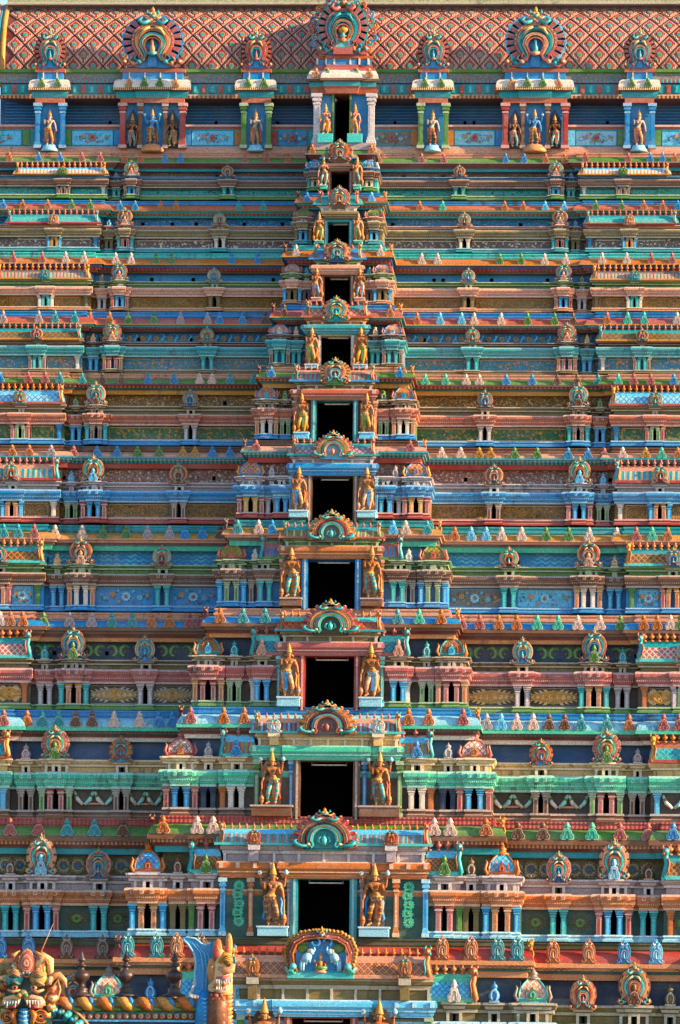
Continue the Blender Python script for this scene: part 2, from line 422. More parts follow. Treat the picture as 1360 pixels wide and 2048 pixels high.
def kudu(style=0):
    """small trefoil cornice ornament, A body, B raised lines"""
    b = MB()
    out = [(0.05, 0.05), (0.1, 0.0), (0.34, 0.0)] + arc(0.31, 0.18, 0.18, -60, 70, 6) + [(0.33, 0.42), (0.30, 0.54), (0.22, 0.62), (0.14, 0.66), (0.13, 0.72)] + arc(0, 0.83, 0.14, -50, 90, 5)
    pts = out + [(-x, z) for x, z in out[::-1] if abs(x) > 1e-6]
    b.plate(pts, -0.12, 0.12, 'A')
    edge = [(0.12, 0.03), (0.34, 0.03)] + arc(0.31, 0.18, 0.145, -60, 70, 5) + [(0.29, 0.42), (0.26, 0.52), (0.17, 0.59), (0, 0.63)]
    b.ribbon(edge + [(-x, z) for x, z in edge[::-1] if x > 0], 0.022, 0.05, 'B', -0.12)
    b.ribbon(arc(0, 0.38, 0.19, -35, 215, 10, 0.15), 0.05, 0.09, 'A', -0.12)
    for q in (-1, 1):
        b.ribbon(arc(q*0.28, 0.18, 0.085, 0, 330, 8), 0.03, 0.08, 'A', -0.12); b.ball((q*0.28, -0.16, 0.18), 0.045, 'B', n=6, k=3)
    b.plate([(0.05, 0.06), (0.08, 0.28), (0, 0.40), (-0.08, 0.28), (-0.05, 0.06)], -0.17, -0.1, 'A')
    b.ball((0, -0.14, 0.22), 0.03, 'B', n=6, k=3)
    b.ball((0, -0.1, 0.81), 0.17, 'A', n=8, k=5); b.ball((0, -0.08, 0.95), 0.05, 'B', n=6, k=4)
    for q in (-1, 1): b.ball((q*.16, -.08, .74), .07, 'A', n=6, k=4)
    return b
def pillar(kind=0):
    """width 1, height 1: A body, B painted panel, C capital"""
    b = MB()
    b.box(-0.62, 0.62, -0.62, 0.62, 0, 0.07, 'C'); b.box(-0.5, 0.5, -0.5, 0.5, 0.07, 0.13, 'A')
    b.box(-0.40, 0.40, -0.40, 0.40, 0.13, 0.78, 'A')
    b.box(-0.2, 0.2, -0.43, -0.39, 0.17, 0.74, 'B'); b.box(0.39, 0.43, -0.2, 0.2, 0.17, 0.74, 'B')
    b.box(-0.5, 0.5, -0.5, 0.5, 0.78, 0.815, 'C'); b.box(-0.38, 0.38, -0.38, 0.38, 0.815, 0.85, 'A')
    v = len(b.v)
    b.box(-0.6, 0.6, -0.6, 0.6, 0.85, 0.90, 'A'); b.box(-0.46, 0.46, -0.46, 0.46, 0.90, 0.93, 'A')
    b.box(-0.72, 0.72, -0.66, 0.66, 0.93, 1.0, 'C')
    return b
def bell():
    """little shrine finial in the recesses"""
    b = MB()
    b.box(-0.42, 0.42, -0.3, 0.3, 0, 0.1, 'B')
    b.lathe([(0.36, 0.1), (0.46, 0.2), (0.48, 0.34), (0.38, 0.5), (0.2, 0.6), (0.17, 0.64), (0.26, 0.7), (0.24, 0.8), (0.08, 0.88), (0.02, 1.0)], 'A', 10, sy=0.8)
    b.ribbon(arc(0, 0.33, 0.26, -50, 230, 8), 0.06, 0.08, 'B', -0.34)
    return b
def finial():
    b = MB()
    b.lathe([(0.30, 0), (0.30, 0.08), (0.14, 0.13), (0.16, 0.2), (0.38, 0.32), (0.40, 0.42), (0.2, 0.55), (0.13, 0.6), (0.22, 0.68), (0.16, 0.78), (0.03, 1.0)], 'A', 8)
    return b
def kuta_dome():
    """square-ribbed dome with finial: A ribs/rim, B field, C collar, D spire; width 1 height 1"""
    b = MB()
    b.box(-0.5, 0.5, -0.5, 0.5, 0.0, 0.05, 'C')
    prof = [(0.60, 0.05), (0.71, 0.13), (0.72, 0.26), (0.64, 0.40), (0.47, 0.53), (0.27, 0.64), (0.17, 0.70)]
    b.lathe(prof, 'B', 4, rot=math.pi/4, smooth=False)
    b.lathe([(0.70, 0.06), (0.72, 0.09), (0.78, 0.11), (0.76, 0.14)], 'A', 4, rot=math.pi/4, smooth=False)
    for k in range(4):
        a = math.pi/4 + k*math.pi/2
        b.tube([(p[0]*math.cos(a), p[0]*math.sin(a), p[1]) for p in prof], 0.035, 'A', 5)
    b.lathe([(0.26, 0.64), (0.27, 0.69), (0.17, 0.72), (0.14, 0.78), (0.18, 0.82), (0.08, 0.89), (0.015, 1.0)], 'D', 8)
    for q in (0, 1, 2, 3):   # little arched niches on the faces
        rot = Matrix.Rotation(q*math.pi/2, 4, 'Z')
        t = MB(); t.plate([(0.13, 0.08), (0.15, 0.24), (0.09, 0.34), (0, 0.40), (-0.09, 0.34), (-0.15, 0.24), (-0.13, 0.08)], -0.58, -0.42, 'E')
        t.ribbon(arc(0, 0.22, 0.08, -60, 240, 8), 0.022, 0.03, 'A', -0.58); t.ball((0, -0.54, 0.42), 0.04, 'E', n=6, k=3)
        for qq in (-1, 1): t.ribbon([(qq*.27, .08), (qq*.27, .3), (qq*.2, .48)], .018, .03, 'D', -.50)
        b.add(t, rot)
    for qx in (-1, 1):
        for qy in (-1, 1):
            b.tube([(qx*0.55, qy*0.5, 0.05), (qx*0.66, qy*0.55, 0.2), (qx*0.58, qy*0.5, 0.4), (qx*0.62, qy*0.52, 0.48)], [0.06, 0.07, 0.05, 0.02], 'D', 5)
    return b
def corner_beast():
    """scrolling creature at the corner of roofs: S shape in the x-z plane, 1 high"""
    b = MB()
    b.tube([(0.02, 0, 0), (0.1, 0, 0.1), (0.03, 0, 0.3), (-0.02, 0, 0.5), (0.03, 0, 0.68), (0.0, 0, 0.8)], [0.05, 0.1, 0.11, 0.11, 0.1, 0.08], 'A', 7)
    b.ball((0.02, -0.04, 0.85), 0.13, 'A', n=8, k=5); b.ball((0.1, -0.1, 0.8), 0.07, 'B', n=6, k=4)
    b.tube([(-0.04, 0, 0.9), (-0.1, 0, 0.98), (-0.02, 0, 1.05)], [0.06, 0.05, 0.02], 'B', 5)
    b.tube([(0.08, -0.02, 0.9), (0.15, 0, 1.0), (0.1, 0, 1.06)], [0.05, 0.04, 0.02], 'B', 5)
    b.tube([(-0.08, -0.08, 0.12), (-0.06, -0.1, 0.3), (-0.11, -0.1, 0.5), (-0.06, -0.1, 0.66)], [0.03, 0.04, 0.04, 0.02], 'B', 5)
    b.ball((0.03, -0.14, 0.88), 0.035, 'J', n=6, k=3)
    return b
def flower(b, cx, cz, r, y, pet, core, n=8, h=0.03):
    for i in range(n):
        a = 2*math.pi*i/n; c, s = math.cos(a), math.sin(a)
        b.plate([(cx + 0.25*r*c, cz + 0.25*r*s), (cx + 0.7*r*c + 0.25*r*s, cz + 0.7*r*s - 0.25*r*c), (cx + r*c, cz + r*s), (cx + 0.7*r*c - 0.25*r*s, cz + 0.7*r*s + 0.25*r*c)], y-h, y, pet)
    b.ball((cx, y-h*0.6, cz), 0.32*r, core, n=8, k=4, sy=0.4)
def leafsp(b, cx, cz, ang, l, y, m, h=0.02):
    c, s = math.cos(ang), math.sin(ang)
    q = [(0, 0), (0.5*l, 0.2*l), (l, 0), (0.5*l, -0.2*l)]
    b.plate([(cx + u*c - v*s, cz + u*s + v*c) for u, v in q], y-h, y, m)

# ------------------------------------------------------------------ statues
def skin_mesh(nodes, edges, sub=2):
    me = bpy.data.meshes.new('t'); me.from_pydata([n[0] for n in nodes], edges, [])
    o = bpy.data.objects.new('t', me); COL.objects.link(o)
    o.modifiers.new('s', 'SKIN'); o.modifiers.new('u', 'SUBSURF').levels = sub
    for i, n in enumerate(nodes):
        rr = n[1]; rr = rr if isinstance(rr, tuple) else (rr, rr)
        me.skin_vertices[0].data[i].radius = rr; me.skin_vertices[0].data[i].use_root = (i == 0)
    dg = bpy.context.evaluated_depsgraph_get(); ev = o.evaluated_get(dg); m2 = ev.to_mesh()
    b = MB(); b.v = [tuple(v.co) for v in m2.vertices]; b.f = [tuple(p.vertices) for p in m2.polygons]
    ev.to_mesh_clear(); bpy.data.objects.remove(o); bpy.data.meshes.remove(me)
    b.m = ['S'] * len(b.f); b.sm = [True] * len(b.f)
    return b
def finger_hand(b, p, d, up, s, m='S'):
    """palm and five fingers: p wrist, d pointing direction, up palm-side normal"""
    p = Vector(p); d = Vector(d).normalized(); up = Vector(up).normalized(); sd = d.cross(up)
    b.tube([p, p + d*0.45*s, p + d*0.6*s], [0.2*s, 0.30*s, 0.26*s], m, 6)
    for i, l in enumerate((0.46, 0.55, 0.52, 0.42)):
        o = p + d*0.52*s + sd*(i-1.5)*0.16*s; sp = sd*(i-1.5)*0.05*s
        b.tube([o, o + d*l*0.5*s + sp, o + d*l*0.95*s + sp + up*0.10*s], [0.085*s, 0.075*s, 0.05*s], m, 5)
    o = p + d*0.15*s - sd*0.24*s
    b.tube([o, o + d*0.22*s - sd*0.16*s, o + d*0.42*s - sd*0.18*s + up*0.05*s], [0.095*s, 0.08*s, 0.05*s], m, 5)
def statue_body(arms4, side, blessing=True):
    """side +1: lowered club hand on +x.  Height 1 incl. crown. S skin, L legs, G gold, K dark, T sash, W scarf"""
    a = side
    hip = -0.038 * a
    nd = [((hip, 0, .455), (.078, .058)), ((hip*0.5, 0, .525), (.052, .042)), ((a*.008, -.005, .60), (.068, .050)), ((a*.010, 0, .648), (.070, .043)), ((a*.006, 0, .695), .022),
          ((0, -.008, .73), (.036, .038)), ((0, -.008, .765), (.042, .044)), ((0, -.002, .795), .038)]
    ed = [(i, i+1) for i in range(7)]
    def chain(st, pts):
        k = st
        for p in pts: nd.append(p); ed.append((k, len(nd)-1)); k = len(nd)-1
        return k
    for q in (-1, 1):
        kx = 0.046 if q != a else 0.092
        fz = -.05 if q == a else 0.0
        chain(0, [((q*.045+hip, 0, .40), (.05, .05)), ((q*kx+hip, -.012+fz, .235), (.036, .038)), ((q*kx*.95+hip*.6, -.004+fz*.5, .15), (.032, .035)), ((q*.055, 0, .045), .021), ((q*(kx+.012), -.055, .016), (.022, .014))])
    hands = []
    # shoulder to club hand
    chain(3, [((a*.088, 0, .655), .032), ((a*.128, .0, .55), .027), ((a*.140, -.02, .47), .022), ((a*.150, -.03, .42), .015)])
    hands.append(((a*.150, -.03, .425), (a*.1, -.1, -1), (0, -1, 0)))
    # bent hand
    chain(3, [((-a*.088, 0, .655), .032), ((-a*.125, -.01, .56), .027), ((-a*.118, -.075, .60), .019), ((-a*.112, -.085, .635), .014)])
    hands.append(((-a*.112, -.085, .632), (-a*.12, 0, 1), (0, -1, 0)))
    if arms4:
        for q in (-1, 1):
            chain(3, [((q*.095, .02, .66), .028), ((q*.15, .03, .61), .024), ((q*.165, .01, .70), .018), ((q*.168, .0, .745), .014)])
            hands.append(((q*.168, 0, .742), (q*.15, -.1, 1), (0, -1, 0)))
    b = skin_mesh(nd, ed)
    # colour the garment by height
    for i, f in enumerate(b.f):
        c = [sum(b.v[k][j] for k in f)/len(f) for j in range(3)]
        if c[2] < 0.47 and c[2] > 0.05 and abs(c[0]) < 0.115:
            b.m[i] = 'L' if (int(c[2]*40) % 4) else 'M'
        elif 0.47 <= c[2] < 0.5 and abs(c[0]) < 0.1: b.m[i] = 'G'
    for p, d, u in hands: finger_hand(b, p, d, u, .052)
    # bust, face
    for q in (-1, 1):
        b.ball((q*.034, -.045, .612), .03, 'S')
        b.ball((q*.016, -.047, .771), .0075, 'J', n=6, k=4); b.ball((q*.016, -.053, .771), .004, 'K', n=6, k=4)
        b.tube([(q*.008, -.046, .783), (q*.026, -.044, .784)], .003, 'K', 4)
        b.ball((q*.043, 0, .765), .016, 'S', sx=.5, n=6, k=4); b.ball((q*.05, -.01, .742), .016, 'G', n=6, k=4)
    b.tube([(0, -.046, .776), (0, -.056, .758), (0, -.048, .753)], [.005, .009, .006], 'S', 5)
    b.ball((0, -.043, .741), .011, 'T', sy=.6, sz=.5, n=6, k=4); b.ball((0, -.035, .722), .013, 'S', n=6, k=4)
    # crown
    b.lathe([(.046, .79), (.052, .80), (.05, .815), (.043, .825), (.045, .845), (.034, .86), (.037, .88), (.026, .90), (.027, .92), (.016, .94), (.017, .955), (.008, .97), (.002, 1.0)], 'G', 10, sy=.9)
    b.lathe([(.0475, .803), (.0475, .812)], 'T', 10, sy=.95)
    # hair / side locks behind the head
    for q in (-1, 1): b.ball((q*.05, .02, .735), .034, 'H', n=8, k=5, sy=.6)
    # jewellery: collar, belt, garlands, bangles
    b.lathe([(.05, .668), (.066, .655), (.058, .645)], 'G', 12, sy=.72)
    b.ribbon([(-.05, .655), (-.035, .60), (0, .565), (.035, .60), (.05, .655)], .007, .012, 'G', -.058)
    b.lathe([(.083, .45), (.09, .462), (.083, .478)], 'G', 12, c=(hip, 0, 0), sy=.76)
    b.ball((hip, -.062, .462), .018, 'G', sy=.5)
    for q in (-1, 1):
        b.lathe([(.027, .045), (.032, .055), (.027, .065)], 'G', 8, c=(q*.055, 0, 0))
        b.ribbon([(q*.085+hip, .45), (q*.07+hip, .40), (hip+q*.03, .37), (hip, .42)], .008, .012, 'T', -.052)
        b.tube([(q*.085, .0, .60), (q*.125, .0, .595)], .031, 'G', 8)
    # hanging sash and side scarves
    b.plate([(hip-.018, .45), (hip+.018, .45), (hip+.026, .13), (hip, .10), (hip-.026, .13)], -.055, -.03, 'T')
    for q in (-1, 1):
        b.tube([(q*.09, .01, .47), (q*.12, .02, .38), (q*.105, .02, .24), (q*.13, .02, .13), (q*.10, .02, .08)], [.014, .02, .022, .024, .008], 'W', 6)
    return b
def club_mesh():
    b = MB()
    b.lathe([(.008, .42), (.011, .38), (.011, .24), (.02, .22), (.012, .2), (.036, .14), (.04, .1), (.03, .05), (.014, .03), (.02, .0)][::-1], 'G', 10)
    b.lathe([(.041, .092), (.041, .108)], 'T', 10)
    return b
def disc_mesh(shell):
    b = MB()
    if shell: b.lathe([(.012, 0), (.03, .02), (.034, .045), (.02, .07), (.006, .09)], 'J', 8, sy=.7)
    else:
        pts = [( (.034 if i % 2 else .028)*math.cos(i*math.pi/10), .038 + (.034 if i % 2 else .028)*math.sin(i*math.pi/10)) for i in range(20)]
        b.plate(pts, -.008, .008, 'J'); b.ball((0, -.008, .038), .013, 'G', n=8, k=4)
    return b
BODIES = {}
def statue(label, group, x, y, z, h, legs, sash, scarf, skin, side, arms4=False, halo=True, club=True):
    key = (side, arms4)
    if key not in BODIES: BODIES[key] = statue_body(arms4, side)
    mm = dict(S=skin, L={'orange': 'brown', 'rose': 'pink'}.get(legs, legs), M='gold', G='gold', K='black', T=sash, W=scarf, H='dgreen' if legs in ('teal', 'green') else 'brown', J='cream')
    root = empty('guardian_statue', (x, y, z)); tag(root, label, 'statue', group)
    wm = TS(x, y, z, h*1.13, h*1.1, h)
    inst(BODIES[key], ('body', key), mm, 'body', wm, root)
    if club:
        if 'club' not in BODIES: BODIES['club'] = club_mesh()
        inst(BODIES['club'], 'club', dict(G='orange', T=sash), 'club', wm @ Matrix.Translation((side*.157, -.04, 0)), root)
    if arms4:
        for q in (-1, 1):
            kk = ('att', q)
            if kk not in BODIES: BODIES[kk] = disc_mesh(q > 0)
            inst(BODIES[kk], kk, dict(J='paleblue', G='gold'), 'conch' if q > 0 else 'discus', wm @ Matrix.Translation((q*.18, -.01, .79)), root)
    return root
# ------------------------------------------------------------------ measurements of the eleven storeys (photo pixels)
# lv: frieze top, cornice top, cornice bottom, edge, soffit, light band, painted band bottom, upper moulding, entablature, panel, base
TI = {
1: dict(lv=[305,315,325,328,336,341,354,361,376,391,399], q=.50,
   col=['pink*','green','grey','dred','dred','teal','vine.6:brown:grey:peach','blue','brown*','vine.6:teal:aqua:dgreen','green'],
   n1=(456,919,'teal','teal'), n2=(264,1112,'brown','blue'), be=(232,1142,'teal'), K=(630,738,'teal','white'), b2=None, I=None,
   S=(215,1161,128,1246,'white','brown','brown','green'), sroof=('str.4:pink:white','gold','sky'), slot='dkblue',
   door=(662,698,343,378,'dred'), en=(652,706,328,343,'brown'), mo=(656,703,320,328,'blue'), rf=(650,708,296,320,'teal','vine.5:teal:gold','blue'), na=(679,48,276,322),
   st=(647,714,311,371,'teal'), ped=(8,378,'mint'), wall='teal', pil=[]),
2: dict(lv=[400,409,420,424,430,434,452,460,477,497,504], q=.53,
   col=['blue*','salmon','olive','teal','dots:brown:orange','teal','vine.6:blue:navy:sky','pink','olive*','vine.8:mauve:grey:white','teal'],
   n1=(440,929,'white','white'), n2=(251,1120,'teal','red'), be=(217,1151,'olive'), K=(606,748,'olive','blue'), b2=None, I=None,
   S=(200,1172,110,1259,'blue','gold','blue','pink'), sroof=('vine.4:teal:aqua','red','teal'), slot='black',
   door=(655,698,443,484,'teal'), en=(643,717,424,438,'olive'), mo=(635,719,412,422,'white'), rf=(636,718,382,412,'teal','vine.5:teal:aqua','teal'), na=(678,46,369,412),
   st=(638,716,422,482,'gold'), ped=(9,486,'mint'), wall='teal', pil=[]),
3: dict(lv=[504,516,528,531,541,545,563,576,593,616,622], q=.58,
   col=['aqua*','orange','gold','navy','dots:dred:red','brown','blue','green','pink*','vine.7:moss:gold','peach'],
   n1=(429,937,'olive','olive'), n2=(240,1127,'red','blue'), be=(203,1164,'lilac'), K=(584,765,'blue','olive'), b2=(613,738,'mauve'), I=None,
   S=(182,1185,93,1269,'olive','teal','white','teal'), sroof=('str.4:grey:pink:teal','gold','grey'), slot='black',
   door=(648,700,552,603,'brown'), en=(620,729,531,550,'pink'), mo=(627,725,521,531,'green'), rf=(628,724,488,521,'blue','vine.5:blue:orange','blue'), na=(674,56,476,521),
   st=(633,719,532,596,'blue'), ped=(11,602,'pink'), wall='mauve', pil=[]),
4: dict(lv=[622,634,648,651,658,662,684,694,714,740,746], q=.65,
   col=['blue*','rose','gold','teal','dots:dgreen:red','dred','vine:navy:blue:teal','brown','teal*','vine.8:blue:green:pink','olive'],
   n1=(415,945,'teal','teal'), n2=(226,1134,'orange','rose'), be=(186,1174,'blue'), K=(559,785,'brown','teal'), b2=(592,750,'teal'), I=None,
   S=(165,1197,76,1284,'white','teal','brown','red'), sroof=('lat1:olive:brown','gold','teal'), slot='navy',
   door=(641,702,670,722,'white'), en=(603,741,650,669,'teal'), mo=(608,737,637,650,'orange'), rf=(612,735,601,637,'teal','lat1:pink:red','salmon'), na=(672,58,590,640),
   st=(623,721,650,729,'gold'), ped=(14,736,'paleblue'), wall='brown', pil=[]),
5: dict(lv=[745,757,768,772,780,788,812,829,851,880,890], q=.72,
   col=['pink*','green','dred','dots:dred:orange','dgreen','gold','vine.7:dbrown:gold:cream','olive','salmon*','vine.9:dgreen:green:gold','blue'],
   n1=(381,970,'lilac','lilac'), n2=(193,1157,'teal','brown'), be=(151,1200,'blue'), K=(533,807,'orange','white'), b2=(570,767,'green'), I=None,
   S=(129,1223,42,1310,'blue','green','red','orange'), sroof=('lat1:paleblue:blue','rose','sky'), slot='black',
   door=(632,706,801,875,'teal'), en=(581,757,779,801,'salmon'), mo=(588,750,765,779,'olive'), rf=(589,749,730,765,'pink','str.5:teal:red','blue'), na=(670,64,713,767),
   st=(603,733,783,865,'gold'), ped=(16,877,'sky'), wall='brown', pil=[(588,'orange',7),(750,'orange',7)]),
6: dict(lv=[891,903,914,918,926,936,965,982,1005,1036,1047], q=.85,
   col=['brown*','pink','teal','dots:teal:lilac','dots:dgreen:teal','red','vine.9:mauve:pink:white','lilac*','blue*','vine.8:dbrown:gold','red'],
   n1=(358,988,'brown','brown'), n2=(188,1159,'rose','blue'), be=(142,1206,'green'), K=(501,832,'rose','cream'), b2=(543,790,'lilac'), I=(563,771,'blue','blue',9),
   S=(119,1230,25,1320,'white','orange','blue','orange'), sroof=('str.6:lilac:teal:cream','red','pink'), slot='black',
   door=(624,706,952,1036,'brown'), en=(574,757,927,952,'blue'), mo=(579,752,913,927,'lilac'), rf=(585,750,876,913,'teal','lat1:lilac:mauve','teal'), na=(666,84,857,915),
   st=(597,733,929,1021,'rose'), ped=(20,1034,'paleblue'), wall='lilac', pil=[(580,'sky',6),(752,'paleblue',6)]),
7: dict(lv=[1049,1065,1078,1081,1091,1101,1130,1148,1172,1212,1222], q=.90,
   col=['teal*','gold','pink','pink','mauve','mint','zig.8:blue:sky','green*','brown*','blue','blue'],
   n1=(325,1018,'teal','teal'), n2=(163,1177,'orange','white'), be=(114,1229,'blue'), K=(463,866,'blue','green'), b2=(510,817,'brown'), I=(530,796,'teal','teal',12),
   S=(88,1253,0,1346,'green','orange','red','salmon'), sroof=('lat1:brown:gold','aqua','teal'), slot='navy',
   door=(615,710,1118,1210,'blue'), en=(557,768,1092,1118,'orange'), mo=(565,763,1078,1092,'green'), rf=(567,762,1044,1078,'teal','str.4:rose:green:cream','rose'), na=(663,97,1015,1081),
   st=(582,743,1089,1196,'teal'), ped=(23,1211,'brown'), wall='orange', pil=[(562,'orange',7),(763,'orange',7)]),
8: dict(lv=[1224,1241,1255,1263,1275,1283,1320,1339,1368,1409,1420], q=.98,
   col=['pink*','blue','brown','brown','dred','peach','dkblue','olive*','rose*','dbrown','green'],
   n1=(291,1045,'lilac','lilac'), n2=(148,1188,'teal','orange'), be=(89,1245,'lilac'), K=(416,903,'orange','rose'), b2=(468,853,'green'), I=(524,797,'blue','blue',24),
   S=(62,1277,-28,1370,'orange','green','lilac','rose'), sroof=('lat1:rose:white','aqua','teal'), slot='black',
   door=(610,708,1312,1412,'red'), en=(551,768,1284,1312,'rose'), mo=(560,761,1264,1284,'olive'), rf=(561,762,1222,1264,'aqua','lat1:red:orange','teal'), na=(661,118,1194,1268),
   st=(577,741,1283,1394,'rose'), ped=(24,1412,'paleblue'), wall='olive', pil=[(556,'teal',8),(763,'teal',8)]),
9: dict(lv=[1420,1435,1455,1463,1475,1483,1520,1546,1579,1621,1638], q=1.08,
   col=['blue*','paleblue*','mint','dots:dgreen:brown','dred','white','navy','cream*','mint*','dbrown','brown'],
   n1=(243,1082,'brown','brown'), n2=(112,1213,'green','rose'), be=(51,1275,'brown'), K=(361,949,'red','blue'), b2=(416,896,'dkblue'), I=(473,834,'white','white',34),
   S=(20,1302,-60,1400,'sky','red','white','blue'), sroof=('lat1:teal:aqua','red','salmon'), slot='black',
   door=(600,706,1522,1630,'brown'), en=(500,807,1492,1521,'mint'), mo=(510,802,1468,1492,'cream'), rf=(510,800,1424,1468,'pink','str.5:teal:red:sky','aqua'), na=(654,118,1396,1470),
   st=(543,759,1500,1611,'teal'), ped=(43,1632,'brown'), wall='dbrown', pil=[(512,'green',11),(798,'green',11),(581,'blue',9),(728,'blue',9)]),
10: dict(lv=[1636,1653,1673,1684,1697,1709,1752,1781,1812,1862,1875], q=1.15,
   col=['dots:red:rose','green','brown','dots:brown:peach','dred','teal','vine1.5:moss:olive','lilac*','orange*','dgreen','paleblue'],
   n1=(198,1117,'teal','teal'), n2=(84,1228,'red','blue'), be=(20,1297,'teal'), K=(295,1003,'blue','orange'), b2=(355,942,'olive'), I=(413,889,'rose','rose',36),
   S=(-60,1328,-90,1410,'orange','red','blue','green'), sroof=('lat1:brown:gold','aqua','teal'), slot='black',
   door=(595,699,1758,1874,'teal'), en=(433,860,1724,1757,'orange'), mo=(440,855,1692,1724,'lilac'), rf=(440,856,1645,1692,'sky','str.5:rose:teal:lilac','aqua'), na=(649,132,1612,1699),
   st=(545,748,1724,1853,'orange'), ped=(32,1872,'paleblue'), wall='dgreen', pil=[(444,'sky',12),(850,'sky',12),(500,'orange',11),(791,'orange',11),(576,'lilac',7),(722,'lilac',7)]),
11: dict(lv=[1877,1893,1919,1928,1940,1952,2002,2040,2072,2120,2140], q=1.25,
   col=['moss*','red','peach','zig.5:peach:brown','dgreen','peach','dkblue','olive','sky*','dgreen','paleblue'],
   n1=(148,1166,'teal','teal'), n2=(40,1268,'red','blue'), be=(-30,1340,'teal'), K=(216,1065,'blue','orange'), b2=(300,988,'olive'), I=(392,908,'rose','rose',46),
   S=(-80,1410,-110,1450,'orange','red','blue','green'), sroof=('lat1:brown:gold','aqua','teal'), slot='black',
   door=(583,700,2036,2140,'red'), en=(466,873,2000,2034,'sky'), mo=(460,866,1957,2000,'olive'), rf=(462,858,1892,1957,'pink','lat1.2:brown:peach:salmon','pink'), na=None,
   st=(527,757,1996,2150,'gold'), ped=(34,2170,'paleblue'), wall='olive', pil=[(480,'green',12),(856,'green',12)]),
}
KC = dict(g='green', t='teal', b='blue', l='lilac', w='pink+', p='rose', o='orange', n='brown', s='sky', a='mint', y='gold')
# small arched ornaments along each cornice: x and colour, wings then central block
KU = {
1: ('18o 77b 120b 163p 200p 249o 281o 330b 361b 490p 533p 575o 757o 843p 887p 1011b 1048b 1091o 1129o 1171p 1256p 1300b 1325b 1349o', '624o 742o'),
2: ('6b 45o 95o 143g 180g 240b 270b 321o 352o 478t 527t 839o 885a 1009o 1046o 1090s 1128s 1191g 1243g 1287o 1325o 1355b', '614b 743s'),
3: ('26p 84p 131w 168w 231w 262w 312g 343g 464b 515b 785g 843w 875w 999g 1042g 1089w 1131w 1204w 1253w 1302p 1344p', '592w 761w'),
4: ('6l 77l 110t 149t 180o 219o 256g 308g 361l 415l 439b 485b 530n 834o 880s 923s 948w 1002w 1055g 1109g 1146n 1214o 1255a 1288a 1354w', '568n 780o'),
5: ('0b 56p 90p 119t 164t 205n 243n 296b 348b 399w 424w 460t 508t 850a 891a 932w 958w 1012b 1064b 1114n 1154n 1196t 1236a 1267p 1301p 1347b', '542b 799b'),
6: ('24o 58o 102l 147p 194b 234b 275g 318g 366y 390y 425b 460b 883w 921w 958y 981y 1029g 1074g 1136b 1175b 1208p 1245w 1291y 1323a 1355o', '512p 820p'),
7: ('7t 36t 68p 110w 164w 206g 252g 295l 339l 370b 405b 440n 872o 909o 942s 972s 1003w 1043w 1092g 1137g 1178w 1233w 1272p 1304a 1335o', '475t 517w 544b 786s 811w 854t'),
8: ('0w 21o 45o 87g 139l 183l 224t 264t 303o 339o 379p 402p 923p 959p 997o 1033o 1074a 1116a 1155w 1200w 1241g 1287o 1314o 1341w 1360g', '440o 486t 530t 795t 838a 882o'),
9: ('7p 54o 85t 117t 151n 184n 228w 279w 318b 345b 973l 1002s 1033w 1066w 1098n 1129n 1162t 1213t 1258o 1327p 1358p', '381p 447o 488o 817o 857o 926p'),
10: ('20p 77p 134t 189t 246n 1036n 1086n 1134a 1184a 1240p 1296p 1346b', '326o 394w 426w 868w 900w 972o'),
11: ('0b 57b 133n 205n 1106o 1177o 1248b 1312s', '255t 313t 353o 402n 884o 942o 995t 1034t'),
}
NC = [('rose', 'teal', 'peach', 'blue', 'navy', 'pink'), ('pink', 'aqua', 'red', 'teal', 'blue', 'peach'), ('peach', 'red', 'teal', 'pink', 'brown', 'rose'),
      ('rose', 'mint', 'peach', 'red', 'teal', 'pink'), ('peach', 'aqua', 'rose', 'orange', 'dred', 'brown')]
BIGN = {1: ('orange','red','teal','peach','brown','rose'), 2: ('rose','teal','peach','orange','brown','peach'), 3: ('peach','red','teal','aqua','navy','orange'),
        4: ('peach','teal','gold','aqua','teal','rose'), 5: ('peach','rose','teal','paleblue','green','gold'), 6: ('peach','gold','teal','pink','sky','rose'),
        7: ('peach','red','teal','aqua','grey','gold'), 8: ('rose','peach','teal','aqua','moss','rose'), 9: ('orange','dred','teal','rose','grey','gold'),
        10: ('rose','brown','teal','aqua','teal','red')}
Tn0, Tn9, Tn13 = nasi(0), nasi(10), nasi(16)
Tkudu, Tpil, Tbell, Tfin, Tdome, Tbeast = kudu(), pillar(), bell(), finial(), kuta_dome(), corner_beast()
ZG = 0.0
tower = empty('temple_tower', (0, 6, ZG))
tag(tower, 'huge stepped temple tower of brightly painted storeys under a red diamond-tiled barrel roof', 'temple tower')
C_kudu, C_pil, C_fin, C_nic = Capped('cornice_ornament'), Capped('pillar'), Capped('roof_finial'), Capped('niche_shade_plate')
C_blk = Capped('entablature_block'); Tblk = MB(); Tblk.box(-.5, .5, -.8, 0, 0, 1, 'A'); Tblk.box(-.27, .27, -1, -.8, .25, .75, 'B')
Tfan = fan_gable()
Tbox = MB(); Tbox.box(-.5, .5, 0, 1, 0, 1, 'A')
def YW(i): return 3.2 + 0.9 * (11 - i)
XA, XB = -36, 38
def mround(z0, z1, o0, o1, m, n=5, concave=False):
    """quarter-round profile from (o0,z0) top to (o1,z1) bottom"""
    out = []
    for k in range(n):
        t = k / n * math.pi / 2
        if not concave: out.append((o0 + (o1-o0)*math.sin(t), z1 + (z0-z1)*math.cos(t), m))
        else: out.append((o0 + (o1-o0)*(1-math.cos(t)), z0 + (z1-z0)*math.sin(t), m))
    return out
def nmat(k): return dict(A=k[0], B=k[1], C=k[2], D=k[3], E=k[4], P=k[5], G='gold', H='teal', J='cream')
